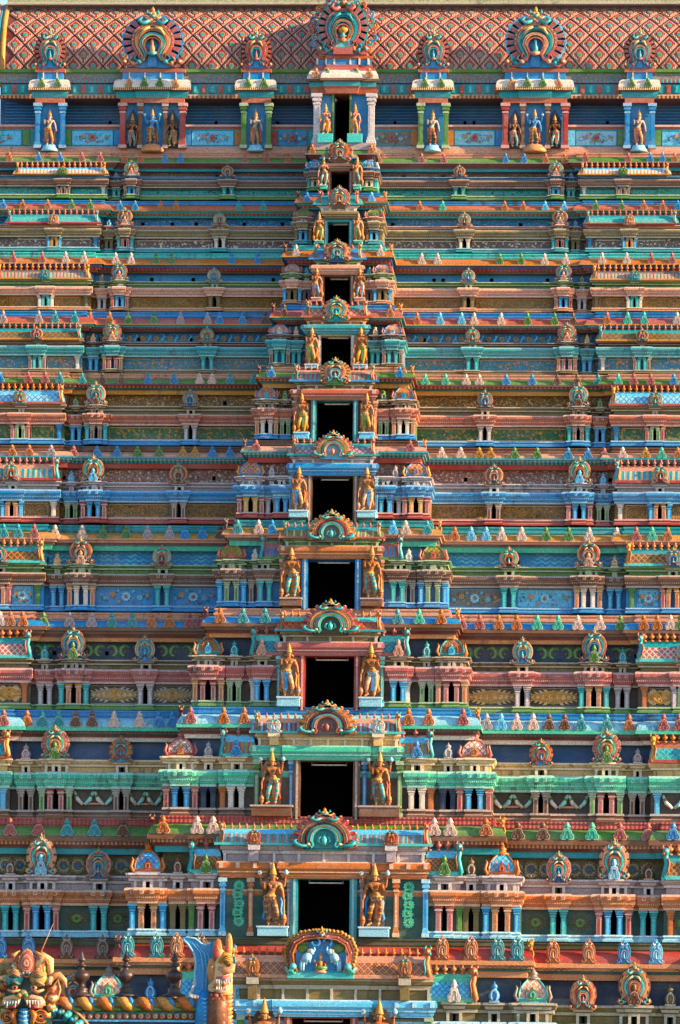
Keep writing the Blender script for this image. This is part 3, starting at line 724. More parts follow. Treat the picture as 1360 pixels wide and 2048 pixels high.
def barrel(b, x0, x1, y, z0, z1, mtop, mpat, mbot, bulge):
    """roof with a bulging patterned front"""
    h = z0 - z1
    pr = [(-0.5*bulge, z0, mtop), (0.0, z0, mtop), (0.12*bulge, z0 - 0.12*h, mtop), (0.3*bulge, z0-0.14*h, mtop), (0.42*bulge, z0-0.30*h, mpat), (0.78*bulge, z0-0.5*h, mpat), (0.95*bulge, z0-0.72*h, mpat), (0.98*bulge, z0-0.84*h, mbot), (1.15*bulge, z0-0.86*h, mbot), (1.15*bulge, z1, mbot), (0, z1, mbot)]
    sweep(b, [[x0, x1, y]], pr)
def tier(i):
    d = TI[i]; q = d['q']; lv = d['lv']; c = d['col']; Yw = YW(i); Yk = Yw - 2.7; Yc = Yk - 0.5
    f, k, e, edge, s, wb, hp, m, a, p, bs = c[0], c[1], c[2], c[3], c[4], c[5], c[6], c[7], c[8], c[9], c[10] if len(c) > 10 else c[-1]
    f0, k0, k1, e1, s1, w1, h1, m1, a1, p1, b1 = [Z(v, Yw) for v in lv]
    u = (f0 - b1) / 5.3          # storey height relative to the eighth storey
    zm = (h1 + a1)/2
    t = empty('storey', (0, Yw, b1), tower)
    x = lambda px, Y=Yw, z=zm: X(px, z, Y)
    ws = S * q                    # ornament width unit
    # ---- cornice band + hidden core
    prev = TI.get(i-1); Yu = Yw + 0.5
    if prev: kL, kR = prev['K'][0] - 33*prev['q'], prev['K'][1] + 33*prev['q']
    else: kL, kR = 634, 733
    blk = [(x(kL, Yu-2.7, k0), x(kR, Yu-2.7, k0), Yu-2.7)]
    SL, SR = x(d['S'][0]), x(d['S'][1])
    b = MB()
    kx = [(XA-9, SL+.1, Yu-.35), (SR-.1, XB+9, Yu-.35)]
    fo = f0 - k0; ko = k0 - k1; oo = 0.74 * min(1.0, 0.6 + 0.4*u)
    pathK = stepped(XA-2-i*.8, XB+2+i*.8, Yu, kx + blk)
    sweep(b, pathK, [(-0.9, f0, f), (0.12, f0, f), (0.12, f0-.2*fo, f), (0.06, f0-.24*fo, f+'+' if ':' not in f and '*' not in f else f), (0.06, f0-.5*fo, f), (0.16, f0-.56*fo, f), (0.16, f0-.8*fo, f), (0.10, f0-.84*fo, f), (0.10, k0, k)]
          + mround(k0, k1, 0.16, oo, k, 6) + [(oo, k1, e), (oo+.05, k1-.1*(k1-e1), e), (oo+.05, e1, edge), (oo-.1, e1-.01, edge),
          (oo-.12, e1-.5*(e1-s1), s), (oo-.2, e1-.5*(e1-s1), s), (oo-.24, s1, wb), (oo-.34, s1, wb), (oo-.38, w1, wb), (-.05, w1, wb)])
    # painted band wall
    sweep(b, stepped(XA-2-i*.8, XB+2+i*.8, Yu+.2, [(a_, b_, y_+.2) for a_, b_, y_ in kx] + [(blk[0][0], blk[0][1], Yu-2.5)]), [(0, w1+.02, hp), (0, h1-.02, hp)])
    # ---- plan of the storey below
    hw = lambda n: n * ws
    def ivs(dw=0.0, simple=False):
        out = []
        n2L, n2R = x(d['n2'][0]), x(d['n2'][1])
        out += [(XA-20, SL, Yw-.45+dw), (SR, XB+20, Yw-.45+dw)]
        out += [(SL, n2L-hw(33), Yw+.35+dw), (n2R+hw(33), SR, Yw+.35+dw)]
        kl, kr = x(d['K'][0], Yk)-hw(33), x(d['K'][1], Yk)+hw(33)
        out += [(kl, kr, Yk+.4+dw)]
        if d['I']:
            il, ir = x(d['I'][0]-d['I'][4], Yk), x(d['I'][1]+d['I'][4], Yk); out += [(il, ir, Yk-.05+dw)]
        out += [(kl, kl+2*hw(33), Yk+dw), (kr-2*hw(33), kr, Yk+dw)]
        if not simple:
            for sd in (0, 1):
                cx = x(d['S'][2+sd]); out.append((cx-hw(24), cx+hw(24), Yw-.62))
                cx = x(d['be'][sd]); out.append((cx-hw(16), cx+hw(16), Yw+.1))
                cx = x(d['n2'][sd]); out.append((cx-hw(33), cx+hw(33), Yw-.32)); out.append((cx-hw(17), cx+hw(17), Yw-.55))
                cx = x(d['n1'][sd]); hh = S*(11+8*q); out.append((cx-hh, cx+hh, Yw-.34))
                cx = x(d['K'][sd], Yk); out.append((cx-hw(17), cx+hw(17), Yk-.25))
                if d['b2']: cx = x(d['b2'][sd], Yk); out.append((cx-hw(15), cx+hw(15), Yk+.12))
                if d['I']: cx = x(d['I'][sd], Yk); hh = S*(9+8*q); out.append((cx-hh, cx+hh, Yk-.3))
        zd = d['door']; dfw = S*(3+10*q)+.05
        out.append((X(zd[0], zm, Yc)-dfw, X(zd[1], zm, Yc)+dfw, Yw+.75))
        return out
    xa, xb = XA-2-i*.8, XB+2+i*.8
    full = stepped(xa, xb, Yw, ivs()); simple = stepped(xa, xb, Yw+.34, ivs(.34, True))
    o = 0.22*min(1, .55+.45*u); mh = h1-m1; ah = m1-a1; ba = p1-b1
    # upper moulding: cap then narrow legs
    ml = m.rstrip('*') + '+'
    plain = stepped(xa, xb, Yw+.1, ivs(.1, True))
    sweep(b, plain, [(-.6, h1, m), (o*.8, h1, ml), (o*.85, h1-.12*mh, m), (o*.5, h1-.3*mh, m), (o*.15, h1-.36*mh, ml), (o*.1, h1-.52*mh, m), (-.12, h1-.58*mh, m), (-.14, m1, m)])
    def corbel(px, Y, half, legs):
        cb = MB(); cx = x(px, Y); p = [(-.5, h1+.01, ml), (.16, h1+.012, ml), (.18, h1-.12*mh, m), (.08, h1-.2*mh, ml), (.02, h1-.34*mh, m), (-.1, h1-.42*mh, ml), (-.12, h1-.56*mh, m), (-.5, h1-.58*mh, m)]
        sweep(cb, [[cx-half+.14, cx+half-.14, Y]], p)
        for k in range(legs):
            lx = cx + (half-.24-.1)*(-1+2*k/(legs-1)); cb.box(lx-.055-.02*q, lx+.055+.02*q, Y+.12, Y+.5, m1, h1-.5*mh, ml)
        cb.box(cx-.045*q-.02, cx+.045*q+.02, Y+.25, Y+.4, m1, h1-.5*mh, 'black'); cb.build('corbel', t)  # black strip paints the shade in the gap between the legs
    for sd in (0, 1):
        corbel(d['n1'][sd], Yw-.3, S*(11+10*q), 2); corbel(d['n2'][sd], Yw-.3, hw(31), 4); corbel(d['n2'][sd], Yw-.5, hw(17), 2); corbel(d['be'][sd], Yw+.12, hw(17), 2)
        corbel(d['K'][sd], Yk, hw(33), 4); corbel(d['K'][sd], Yk-.22, hw(17), 2); corbel(d['S'][2+sd], Yw-.55, hw(22), 2)
        if d['b2']: corbel(d['b2'][sd], Yk+.15, hw(17), 2)
        if d['I']: corbel(d['I'][sd], Yk-.25, hw(20), 2)

    # entablature
    al = a.rstrip('*') + '+'
    sweep(b, full, [(-.08, m1, a), (o*.55, m1, al), (o, m1-.06*ah, al), (o*1.12, m1-.16*ah, a), (o*1.18, m1-.36*ah, a), (o*1.05, m1-.42*ah, al), (o*.7, m1-.46*ah, a), (o*.7, m1-.58*ah, 'dots.5:%s:%s' % (a.rstrip('*'), al)), (o*.62, m1-.68*ah, a), (o*.4, m1-.69*ah, a), (o*.4, m1-.8*ah, a), (o*.1, m1-.84*ah, al), (o*.1, a1, a), (-.4, a1, a)])
    # wall and base
    sweep(b, simple, [(0, a1+.03, p), (0, p1-.02, p)])
    bl = bs.rstrip('*') + '+'
    sweep(b, full, [(-.5, p1, bs), (o*.1, p1, bl), (o*.2, p1-.25*ba, bs), (-.02, p1-.35*ba, bs), (-.02, p1-.6*ba, bl), (o*.3, p1-.7*ba, bs), (o*.3, b1-.02, bs), (-.6, b1-.02, bs)])
    b.build('wall_mouldings', t, (0, Yw, b1))
    core = MB(); core.box(xa+.5, xb-.5, Yw+1.2, Yw+7, b1-.3, f0-.05, 'dbrown'); core.box(blk[0][0]+.4, blk[0][1]-.4, Yw+.8, Yw+1.3, b1, k1, 'dbrown')
    core.build('masonry_core', t)
    # ---- dark plates painting the shade inside niches and little square vents
    nb = MB()
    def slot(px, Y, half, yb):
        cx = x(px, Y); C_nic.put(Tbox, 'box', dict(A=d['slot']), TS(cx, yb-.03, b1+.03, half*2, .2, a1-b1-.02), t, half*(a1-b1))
    def pair(px, Y, ye, offs, cols, yb, slothalf):
        cx = x(px, Y); pw = S*(3.0+8.6*q)
        for off, cc in zip(offs, cols):
            for sg in (-1, 1):
                acc = {'teal': 'aqua', 'blue': 'sky', 'orange': 'gold', 'rose': 'red', 'red': 'salmon', 'brown': 'brown+', 'green': 'green+', 'white': 'white', 'lilac': 'lilac+'}.get(cc, cc)
                # posts painted with a deeper panel and paler edges
                body = cc + '+' if cc in ('red', 'rose', 'orange', 'brown', 'green') else cc
                mm = dict(A=body, B=cc if body != cc else acc, C=acc)
                C_pil.put(Tpil, 'pil', mm, TS(cx+sg*off, ye+.12+pw*.5, b1+.01, pw, pw, (a1-b1)-.02), t, (a1-b1)*pw)
        if slothalf: slot(px, Y, slothalf, yb)
    g1 = S*(5.2+4.8*q)
    for sd in (0, 1):
        pair(d['n1'][sd], Yw, Yw-.30, [g1], [d['n1'][2]], Yw+.34, S*(2+2*q))
        pair(d['n2'][sd], Yw, Yw-.34, [hw(10.5), hw(26)], [d['n2'][3], d['n2'][2]], Yw+.34, hw(5))
        pair(d['be'][sd], Yw, Yw+.1, [hw(9.5)], [d['be'][2]], Yw+.69, hw(4))
        pair(d['K'][sd], Yk, Yk-.03, [hw(11), hw(27)], [d['K'][3], d['K'][2]], Yk+.34, hw(6))
        if d['b2']: pair(d['b2'][sd], Yk, Yk+.12, [hw(9)], [d['b2'][2]], Yk+.74, hw(4))
        if d['I']: pair(d['I'][sd], Yk, Yk-.3, [hw(10)], [d['I'][2]], Yk+.29, hw(3.5))
        pair(d['S'][2+sd], Yw, Yw-.55, [hw(10), hw(22)] if i < 9 else [hw(12)], [d['S'][5], d['S'][6]], Yw-.11, hw(5))
        ex = d['S'][sd] + (-9*q-3 if sd == 0 else 9*q+3)
        pw = S*(3.0+8.6*q); cx = x(ex)
        C_pil.put(Tpil, 'pil', dict(A=d['S'][4], B=d['S'][4], C=d['S'][4]), TS(cx, Yw-.45+.12+pw*.5, b1+.01, pw, pw, (a1-b1)-.02), t, (a1-b1)*pw)
        if d['I'] and i >= 8:
            ex = d['I'][sd] + (-1 if sd == 0 else 1) * (d['I'][4] - 6); cx = x(ex, Yk); cc = {8: 'white', 9: 'orange', 10: 'green', 11: 'green'}[i]
            C_pil.put(Tpil, 'pil', dict(A=cc, B=cc, C=cc), TS(cx, Yk+.07+pw*.5, b1+.01, pw, pw, (a1-b1)-.02), t, (a1-b1)*pw)
    vents = {1: [433, 807, 886], 2: [285, 344, 392, 488, 564, 785, 1041], 3: [303, 386, 546, 868, 886, 983, 1095], 4: [277, 381, 201, 975, 848], 5: [449, 1225], 6: [127, 427, 931, 1220], 7: [440, 1035, 93], 8: [108, 213, 1160, 1272]}.get(i, [])
    vh = min(.11, (w1-h1)*.22)
    for v in vents:
        cx = x(v, Yu, h1); zc = h1 + (w1-h1)*.42
        inst(Tbox, 'box', dict(A='black'), 'vent_shade_box', TS(cx, Yu+.175, zc-vh, .2, .2, vh*2), t)  # solid box on the wall, its black paints the shade of a hole
    # ---- small squares along the entablature of each pavilion
    zq0, zq1 = m1-.19*ah, m1-.38*ah
    if i >= 5:
        for sd in (0, 1):
            for px, Y, ye, offs in ((d['n1'][sd], Yw, Yw-.34, (-8, 8)), (d['n2'][sd], Yw, Yw-.55, (-9, 9)), (d['n2'][sd], Yw, Yw-.32, (-25, 25)), (d['K'][sd], Yk, Yk-.25, (-9, 9)), (d['K'][sd], Yk, Yk, (-26, 26)), (d['be'][sd], Yw, Yw+.1, (-8, 8))):
                for of in offs:
                    cx = x(px, Y) + of*ws; r_ = 3.6*ws
                    C_blk.put(Tblk, 'blk', dict(A=al, B=a.rstrip('*')), TS(cx, ye-o, zq1-.02, r_*2, .13, zq0-zq1+.06), t, r_*u)
    # ---- horseshoe gables, domes, bells
    rnd = random.Random(i)
    for sd in (0, 1):
        w_ = S*(8+38*q); hgt = (k1-(k1-w1)*.62 - h1 + .12)
        kc = NC[(i*2) % 5] if i != 9 else ('orange', 'teal', 'red', 'rose', 'blue', 'orange')
        inst(Tn9 if i >= 9 else Tn0, ('n', i >= 9), nmat(kc), 'horseshoe_gable', TS(x(d['n1'][sd]), Yw-.4, h1-.14*mh*2, w_, w_*1.1, hgt/1.05), t)
        w_ = S*(10+46*q); hgt = (k1 - h1) * (1.02 if i > 5 else 1.06)
        kc2 = NC[(i*3+1) % 5]
        inst(Tn9 if i >= 9 or i == 4 else Tn0, ('n', i >= 9 or i == 4), nmat(kc2), 'horseshoe_gable', TS(x(d['n2'][sd]), Yw-.42, h1, w_, w_*1.1, hgt/1.08), t)
        nb2 = {5: 'brown', 6: 'sky', 7: 'pink', 8: 'green', 9: 'green', 10: 'paleblue', 11: 'brown'}.get(i, 'pink')
        inst(Tkudu, 'kudu', dict(A=nb2, B=nb2 + '+'), 'gable_niche', TS(x(d['n2'][sd]), Yw-.42-w_*.16, h1-.02, w_*.40, w_*.4, hgt*.52), t)
        bc = {1: 'blue', 2: 'blue', 3: 'olive', 4: 'cream', 5: 'green', 6: 'sky', 7: 'cream', 8: 'teal', 9: 'lilac', 10: 'brown', 11: 'olive'}[i]
        inst(Tbell, 'bell', dict(A=bc, B=bc + '+'), 'bell_finial', TS(x(d['be'][sd]), Yw+.1, h1, hw(21), hw(21), (w1-h1)*.86), t)
        if d['b2']:
            bc = {3: 'teal', 4: 'cream', 5: 'green', 6: 'lilac', 7: 'white', 8: 'teal', 9: 'lilac', 10: 'brown', 11: 'blue'}[i]
            inst(Tbell, 'bell', dict(A=bc, B=bc + '+'), 'bell_finial', TS(x(d['b2'][sd], Yk), Yk+.12, h1, hw(20), hw(20), (w1-h1)*.86), t)
        dc = {1: ('teal', 'blue', 'sky', 'white', 'pink'), 2: ('rose', 'green', 'white', 'rose', 'green'), 3: ('rose', 'lilac', 'green', 'rose', 'gold'), 4: ('blue', 'pink', 'brown', 'rose', 'white'),
              5: ('blue', 'orange', 'olive', 'salmon', 'teal'), 6: ('blue', 'lat.8:rose:cream', 'lilac', 'gold', 'orange'), 7: ('rose', 'lat.8:green:gold', 'green', 'salmon', 'salmon'),
              8: ('teal', 'lat1:olive:rose', 'olive', 'orange', 'sky'), 9: ('rose', 'lat1:white:rose', 'cream', 'rose', 'gold'), 10: ('orange', 'lat1:sky:blue', 'white', 'orange', 'red'), 11: ('aqua', 'lat1:pink:white', 'aqua', 'grey', 'green')}[i]
        dw = S*(12+34*q)
        inst(Tdome, 'dome', dict(A=dc[0], B=dc[1], C=dc[2], D=dc[3], E=dc[4]), 'pavilion_dome', TS(x(d['K'][sd], Yk), Yk+dw*.42, h1, dw, dw*.9, (e1-h1)*(.98 if i > 4 else 1.0)), t)
    # ---- end roofs of the wings
    sr = d['sroof']; zt = (s1+w1)/2
    for sd in (0, 1):
        rb = MB()
        ex = SL - .12 if sd == 0 else SR + .12
        if sd == 0: x0, x1 = -24 if i > 1 else x(36), ex
        else: x0, x1 = ex, 24 if i > 1 else x(1338)
        if i <= 3:
            other = {1: (38, 1334), 2: (22, 1349), 3: (2, 1365)}[i][sd]; ox = x(other)
            if sd == 0: x0 = ox
            else: x1 = ox
        if x1 - x0 < .1: continue
        rb.box(x0, x1, Yw-.55, Yw+.3, h1-.02, zt, sr[1]); barrel(rb, x0, x1, Yw-.55, zt, h1, sr[2], sr[0], sr[1], .24)
        ro = rb.build('barrel_roof', t)
        fh = (k1-zt)*.98; n = max(2, int((x1-x0)/(.40*(.55+.45*q))))
        for j in range(n):
            fx = x0 + .2 + (x1-x0-.4)*j/(n-1)
            px = proj((fx, Yw, zt))[0]
            if -15 < px < 1375: C_fin.put(Tfin, 'fin', dict(A='orange' if i not in (2, 4, 6) else 'rose'), TS(fx, Yw-.56, zt-.01, fh*.62, fh*.62, fh), t, fh)
        mtx = TS(ex + (.05 if sd == 0 else -.05), Yw-.35, h1, (1 if sd == 0 else -1)*.75*(e1-h1), .75*(e1-h1), (e1-h1))
        bmm = dict(A='gold' if i % 2 else 'teal', B='salmon', J='cream')
        # mirrored copy needs its own mesh so that no object is negatively scaled
        put_beast(t, ex, Yw-.75, h1, e1-h1, sd, bmm)
        if i <= 3: put_beast(t, x0 if sd == 0 else x1, Yw-.75, h1, e1-h1, 1-sd, bmm)
        sc_ = S*(6+34*q)
        inst(Tn0, ('n', False), nmat(NC[(i+3) % 5]) if i > 3 else nmat((d['S'][7],)*6), 'horseshoe_gable', TS(x(d['S'][2+sd]), Yw-.82, h1-.05, sc_, sc_, (zt-h1)*1.05), t)
    # ---- inner side bays with a short barrel roof
    if d['I'] and i >= 7:
        pat = {7: ('str.5:rose:blue', 'green', 'rose'), 8: ('lat.8:teal:navy', 'rose', 'aqua'), 9: ('str.5:rose:gold:teal', 'aqua', 'sky'), 10: ('lat.8:brown:gold', 'aqua', 'sky'), 11: ('lat1:sky:blue', 'mint', 'mint')}[i]
        for sd in (0, 1):
            c0, c1 = d['en'][0]+6, d['en'][1]-6
            if sd == 0: x0, x1 = x(d['I'][0]-d['I'][4]+8, Yk), x(c0, Yk)
            else: x0, x1 = x(c1, Yk), x(d['I'][1]+d['I'][4]-8, Yk)
            rb = MB(); rb.box(x0, x1, Yk-.2, Yk+.6, h1-.02, zt, pat[1]); barrel(rb, x0, x1, Yk-.2, zt, h1, pat[2], pat[0], pat[1], .2); rb.build('barrel_roof', t)
            fh = (k1-zt)*.9; n = max(2, int((x1-x0)/.42))
            for j in range(n): C_fin.put(Tfin, 'fin', dict(A='rose' if i != 11 else 'orange'), TS(x0 + .12 + (x1-x0-.24)*j/(n-1), Yk-.2, zt-.01, fh*.62, fh*.62, fh), t, fh)
            put_beast(t, x0 if sd == 0 else x1, Yk-.4, h1, e1-h1, 1-sd, dict(A='teal' if i != 11 else 'orange', B='brown', J='cream'))
            bc = {7: 'pink', 8: 'pink', 9: 'blue', 10: 'green', 11: 'white'}[i]
            if i > 7: inst(Tkudu, 'kudu', dict(A=bc, B=bc + '+'), 'gable_niche', TS(x(d['I'][sd], Yk), Yk-.48, h1, hw(22), hw(22), (w1-h1)*.9), t)
    # ---- cornice ornaments
    wing, cen = KU[i]
    for txt, Y in ((wing, Yu-oo-.02), (cen, Yu-2.7-oo-.02)):
        for tok in txt.split():
            px, cc = int(tok[:-1]), KC[tok[-1]]
            Yo = Y - (.35 if (Y > Yw-1 and (px < d['S'][0]+4 or px > d['S'][1]-4)) else 0)
            h = (f0-k1) * .97 * (1 if i < 11 else 1.15); wd_ = S*(7.5+16*min(1.12, q*1.05)) * (1 if i < 10 else 1.15)
            C_kudu.put(Tkudu if i < 11 else Tn0, 'kudu' if i < 11 else 'n0k', dict(A=cc, B=(cc + '+') if not cc.endswith('+') else 'white', C=cc, D=cc + '+', E=cc, P=cc, G=cc, H=cc + '+', J=cc), TS(X(px, k1, Yo), Yo+.04, k1-.02, wd_, wd_, h), t, h*wd_)
    # corner creatures of the central block cornice
    put_beast(t, blk[0][1]+oo*.8, Yu-2.7-oo*.6, e1-.1, f0-e1+.15, 1, dict(A='orange', B='gold', J='cream'))
    put_beast(t, blk[0][0]-oo*.8, Yu-2.7-oo*.6, e1-.1, f0-e1+.15, 0, dict(A='dred', B='brown', J='cream'))
    # ---- panel reliefs
    panels(i, d, t, x, Yw, Yk, a1, p1, hw)
    hara(i, d, t, x, Yu, w1, h1)
    centre(i, d, t, Yw, Yk, Yc, b1, f0)
Tbeast_m = MB(); Tbeast_m.add(Tbeast, Matrix.Diagonal((-1, 1, 1, 1))); Tbeast_m.f = [f[::-1] for f in Tbeast_m.f]
def put_beast(t, bx, by, z0, h, mirror, mm):
    inst(Tbeast_m if mirror else Tbeast, ('beast', bool(mirror)), mm, 'corner_creature', TS(bx, by, z0, h*.8, h*.8, h/1.05), t)

def garland(b, cx, cz, w, h, y, m, mc):
    n = 4
    for sg in (-1, 1):
        for k in range(n):
            u = (k + .8) / n; r = h*.5*(1-.55*u)
            b.ball((cx + sg*u*w*.46, y, cz), r, m, sx=1.25, sy=.35, n=9, k=5)
            b.ribbon(arc(cx + sg*u*w*.46, cz, r*.62, 0, 330, 8), r*.16, .03, mc, y-r*.32)
            for q in (-1, 1): leafsp(b, cx + sg*(u*w*.46+.02), cz + q*r*.7, (0.5*q if sg > 0 else math.pi-.5*q), r*1.1, y-.02, m, .03)
    b.ball((cx, y, cz), h*.5, m, sy=.3, n=12, k=5)
    for rr in (.36, .2): b.ribbon(arc(cx, cz, h*rr, 0, 345, 14), h*.05, .04, mc, y-h*.12)
    b.ball((cx, y-h*.12, cz), h*.09, mc)
def spray(b, cx, cz, w, h, y, rnd, cols):
    for k in range(46):
        u = rnd.uniform(-1, 1); v = rnd.uniform(-1, 1) * (1-.6*abs(u))
        leafsp(b, cx+u*w*.44, cz+v*h*.4, rnd.uniform(0, 6.28), h*.14, y-.012-.0006*k, 'green' if rnd.random() < .5 else 'dgreen', .012)
    flower(b, cx, cz, h*.27, y-.05, cols[0], cols[1], 10, .05)
    for u, v, r, c in ((-.24, .1, .17, 2), (.24, -.06, .17, 3), (-.38, -.08, .11, 3), (.38, .06, .12, 2), (-.12, -.28, .1, 2), (.13, .28, .1, 3), (.14, -.3, .08, 1), (-.14, .3, .08, 0)):
        flower(b, cx+u*w, cz+v*h, r*h, y-.045, cols[c], 'cream' if c != 1 else 'gold', 8, .04)
def panels(i, d, t, x, Yw, Yk, a1, p1, hw):
    if i in (11,): return
    cz = (a1+p1)/2; h = (a1-p1)
    q = d['q']; rnd = random.Random(40+i)
    for sd in (0, 1):
        sg = 1 if sd == 0 else -1
        n1 = x(d['n1'][sd]); n2 = x(d['n2'][sd]); kx = x(d['K'][sd], Yw) - sg*hw(33)
        g = S*14; spans = [(n2+sg*hw(33), n1-sg*g, 1), (n1+sg*g, kx, 1)]
        # end bay panels
        se = x(d['S'][sd]) - sg*S*(14+8*q); sc_ = x(d['S'][2+sd]) + sg*hw(28)
        spans.append((se, sc_, 2))
        if i <= 3: spans.append((x(2*d['S'][2+sd]-d['S'][sd]) + sg*S*14, x(d['S'][2+sd]) - sg*hw(28), 2))
        for a, b_, kind in spans:
            lo, hi = min(a, b_), max(a, b_); w = hi-lo; cx = (lo+hi)/2
            if w < .25: continue
            Y = Yw+.34 if kind == 1 else Yw-.11
            b = MB()
            # moulded frame
            if i <= 8: b.ribbon([(lo+.06, p1+.07), (hi-.06, p1+.07), (hi-.06, a1-.07), (lo+.06, a1-.07)], .03, .03, TI[i]['col'][9].split(':')[-1] + ('+' if i > 4 else ''), Y-.005, closed=True)
            if i == 7:
                pb = 'sky' if (sd == 1 and kind == 1) or kind == 2 else 'blue'
                b.box(lo+.12, hi-.12, Y-.02, Y+.05, p1+.12, a1-.1, pb if not (sd == 1 and b_ == kx) else 'grey')
                spray(b, cx, cz, min(w, 3.2), h*.95, Y-.02, rnd, ('paleblue', 'rose', 'peach', 'sky'))
            elif i == 8: garland(b, cx, cz, w*.96, h*.72, Y-.04, 'cream' if kind == 2 or sd == 1 else 'olive+', 'gold')
            elif i == 9:
                n = max(1, round(w/1.15)); ww = w/n
                for k in range(n):
                    c0 = lo + ww*(k+.5)
                    for s2 in (-1, 1):
                        b.tube([(c0+s2*ww*.46, Y-.08, a1-.1*h), (c0+s2*ww*.3, Y-.16, a1-.48*h), (c0+s2*ww*.04, Y-.12, a1-.72*h)], [.08, .13, .1], 'white' if s2 < 0 else 'aqua+', 7)
                        b.tube([(c0+s2*ww*.39, Y-.13, a1-.28*h), (c0+s2*ww*.35, Y-.16, a1-.38*h)], [.125, .13], 'green', 7)
                    b.tube([(c0+ww*.1, Y-.1, a1-.68*h), (c0+ww*.5, Y-.12, a1-.68*h), (c0+ww*.9, Y-.1, a1-.68*h)][:3] if k < n-1 else [(c0-ww*.1, Y-.1, a1-.69*h), (c0+ww*.1, Y-.12, a1-.69*h)], .07, 'pink', 6)
            elif i == 10:
                for k in range(16):
                    an = 2*math.pi*k/16; leafsp(b, cx + .28*w*math.cos(an)*.7, cz + .16*h*math.sin(an), an, h*.26, Y-.005-.001*k, 'moss', .03)
                b.ball((cx, Y, cz), h*.24, 'moss', sx=1.6, sy=.2); flower(b, cx, cz, h*.2, Y-.06, 'green', 'moss', 10)
            elif i in (4,):
                for u, r_ in ((-.1, .1), (0, .13), (.1, .1)): flower(b, cx+u*w*1.2, cz+(.22 if u == 0 else .08)*h, h*r_*1.3, Y-.01, 'pink', 'cream', 7)
                for k in range(30): leafsp(b, lo+rnd.uniform(.1, .9)*w, cz+rnd.uniform(-.3, .3)*h, rnd.uniform(0, 6.28), h*.2, Y-.001*k-.002, rnd.choice(['green', 'green', 'rose', 'teal']), .01)
            b.build('painted_panel', t)
def hara(i, d, t, x, Yu, w1, h1):
    h = w1-h1; cz = (w1+h1)/2; Y = Yu+.2
    L0, L1 = d['S'][0]+12, d['K'][0]-30; R0, R1 = d['K'][1]+30, d['S'][1]-12
    step = {4: 27, 8: 25, 10: 29, 7: 0}.get(i, 0)
    if not step: return
    for a, e in ((L0, L1), (R0, R1)):
        px = a; k = 0; b = MB()
        while px < e:
            cx = x(px, Yu, cz)
            if i == 4:
                flower(b, cx, cz, h*.26, Y, 'gold', 'green', 8, .04)
                b.ribbon([(cx+.3, cz-.15), (cx+.36, cz), (cx+.46, cz+.1), (cx+.4, cz+.2)], .05, .03, 'sky', Y)
            elif i == 8:
                r_ = h*.36; sg = 1 if k % 2 else -1
                pts = [(cx + sg*r_*.9*math.cos(R(an))*(1-.55*(an-40)/260), cz + r_*math.sin(R(an))*(1-.5*(an-40)/260)) for an in range(40, 310, 30)]
                b.ribbon(pts, [h*.03+h*.11*math.sin(math.pi*(j+.6)/(len(pts)+.2)) for j in range(len(pts))], .05, 'green', Y)
                b.ribbon([(p[0]*1.0, p[1]) for p in pts[2:8]], h*.03, .07, 'green+', Y)
                b.ball((cx+sg*r_*.1, Y-.02, cz), h*.07, 'rose', sy=.5)
            elif i == 10:
                r_ = h*.4
                for m_, rr in (('olive', .92), ('moss+', .62), ('olive', .36)): b.ribbon(arc(cx, cz, r_*rr, 0, 340, 14), r_*.13, .05, m_, Y)
                for an in range(0, 360, 30): b.ball((cx+r_*.78*math.cos(R(an)), Y-.03, cz+r_*.78*math.sin(R(an))), r_*.1, 'cream', sy=.4, n=5, k=3)
                b.ball((cx, Y-.02, cz), r_*.22, 'blue', sy=.5)
            px += step; k += 1
        b.build('painted_frieze', t)

